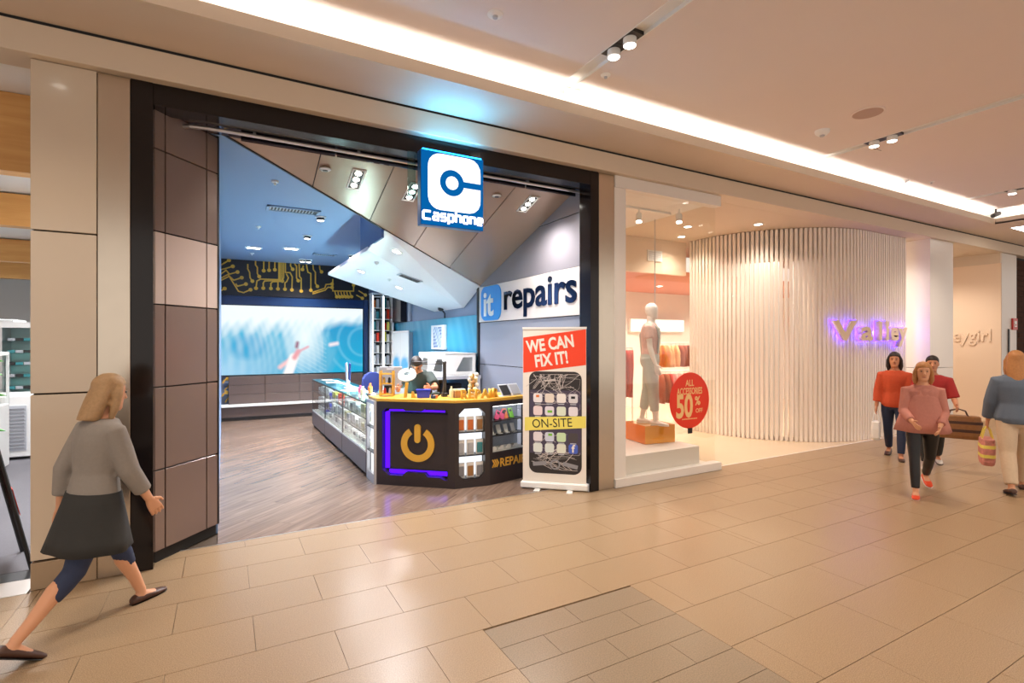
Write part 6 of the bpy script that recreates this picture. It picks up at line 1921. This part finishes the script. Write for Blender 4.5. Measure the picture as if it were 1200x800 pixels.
def tote(name, label, pos, rz, m_, w_, d_, h_, band=None, hl=0.16):
    o = thing(name, label, 'bag', (pos[0], pos[1], pos[2] - hl - h_), rz)
    MB().loft([[(x * w_ / 2 * k, y * d_ / 2 * k, z) for x, y in ((-1, -0.7), (-0.7, -1), (0.7, -1), (1, -0.7), (1, 0.7), (0.7, 1), (-0.7, 1), (-1, 0.7))] for k, z in ((0.86, 0), (1.0, h_ * 0.15), (1.02, h_ * 0.6), (0.94, h_))]).build('bag_body', m_, o, smooth=False, bev=0.01)
    for s_ in (-1, 1):
        MB().tube([(-w_ * 0.22, s_ * d_ * 0.4, h_ - 0.02), (-w_ * 0.16, s_ * d_ * 0.2, h_ + hl * 0.7), (0, 0.0, h_ + hl), (w_ * 0.16, s_ * d_ * 0.2, h_ + hl * 0.7), (w_ * 0.22, s_ * d_ * 0.4, h_ - 0.02)], 0.009, 6).build('handle', m_ if band is None else band, o)
    if band:
        for q_ in (0.3, 0.65):
            MB().loft([[(x * w_ / 2 * 1.03, y * d_ / 2 * 1.03, z) for x, y in ((-1, -0.7), (-0.7, -1), (0.7, -1), (1, -0.7), (1, 0.7), (0.7, 1), (-0.7, 1), (-1, 0.7))] for z in (h_ * q_, h_ * (q_ + 0.12))]).build('stripe', band, o)
    return o
fdir = lambda v: math.atan2(v[1], v[0])
tote('shoulder_bag', 'large tan bag with brown stripes carried by the person in the red top', at_hand(w3, i3, 1), fdir((-0.42, 0.9)), 'tanl', 0.5, 0.16, 0.32, 'brownl', 0.09)
tote('carrier_bag', 'white carrier bag held by the person in dark jeans', at_hand(w4, i4, 0), fdir((-0.9, -0.4)), 'wht', 0.28, 0.12, 0.3)
tote('patterned_bag', 'pink and yellow patterned bag held by the person in the denim jacket', at_hand(w5, i5, 1), fdir((0.9, 0.43)), mat('pink_pattern', 'd08a80', 0.7, noise=0.5, nscale=22), 0.32, 0.14, 0.34, 'yellow')

# technician bent over the counter
tn, it_ = figure('person', 'person with dark hair in a charcoal tee bending over the counter behind the ring lamp', 'person', (2.60, 7.58, 0), (-0.42, -0.91), dict(
    h=1.72, vox=0.0055, lean=24, pitch=34, legs=[(1, 4, 4, 0), (-1, 2, 3, 0)], arms=[(1, 52, 20, 40, 0.25), (-1, 50, 24, 44, 0.42)], curl=0.7, skin='skin', hair='short', hairm='haird',
    top=('dgreen', -0.04, 0.75, 0.02, 0.0), trousers=('dark_cloth', 0.95, 0.01), shoe='blackm'))

# mannequin in the window
mq, im = figure('mannequin', 'white mannequin in washed dungarees and floral tee on the gold box', 'mannequin', (5.60, 5.80, 0.617), (0.62, -0.78), dict(
    h=1.78, face=False, legs=[(1, 8, 4, 0), (-1, -6, 5, -2)], arms=[(1, 6, 9, 12, 0.0), (-1, -3, 12, 16, 0.0)], skin='mann', curl=0.25,
    top=('floral', 0.08, 0.55, 0.012, 0.0), trousers=('dung', 0.72, 0.014), leg_width=1.12, shoe='mann', sole='wht'))
S_ = im['S']
bibm = im['newmb']()
sp_, X_, fw_ = im['spine'], im['X'], im['fw']
bibm.slab([sp_(0.10) + X_ * x + fw_ * 0.112 for x in (-0.09, 0.09)] + [sp_(0.33) + X_ * 0.075 + fw_ * 0.128, sp_(0.33) - X_ * 0.075 + fw_ * 0.128], fw_ * 0.012)
for s_ in (-1, 1):
    bibm.tube([sp_(0.32) + X_ * (0.065 * s_) + fw_ * 0.135, sp_(0.45) + X_ * (0.085 * s_) + fw_ * 0.118, sp_(0.515) + X_ * (0.09 * s_) + fw_ * 0.05, sp_(0.50) + X_ * (0.085 * s_) - fw_ * 0.06, sp_(0.36) + X_ * (0.05 * s_) - fw_ * 0.128, sp_(0.12) + X_ * (0.03 * s_) - fw_ * 0.11], 0.014, 8)
bibm.build('bib_and_straps', 'dung', mq)

# ------------------------------------------------------------------ lettering becomes real mesh
bpy.context.view_layer.update()
dg = bpy.context.evaluated_depsgraph_get()
for o in [q for q in bpy.data.objects if q.type == 'FONT']:
    me = bpy.data.meshes.new_from_object(o.evaluated_get(dg), preserve_all_data_layers=False, depsgraph=dg)
    me.materials.clear()
    me.materials.append(o.data.materials[0])
    n = o.name
    o.name = 'old'
    q = bpy.data.objects.new(n, me)
    C.objects.link(q)
    q.parent = o.parent
    q.matrix_local = o.matrix_local.copy()
    bpy.data.objects.remove(o)
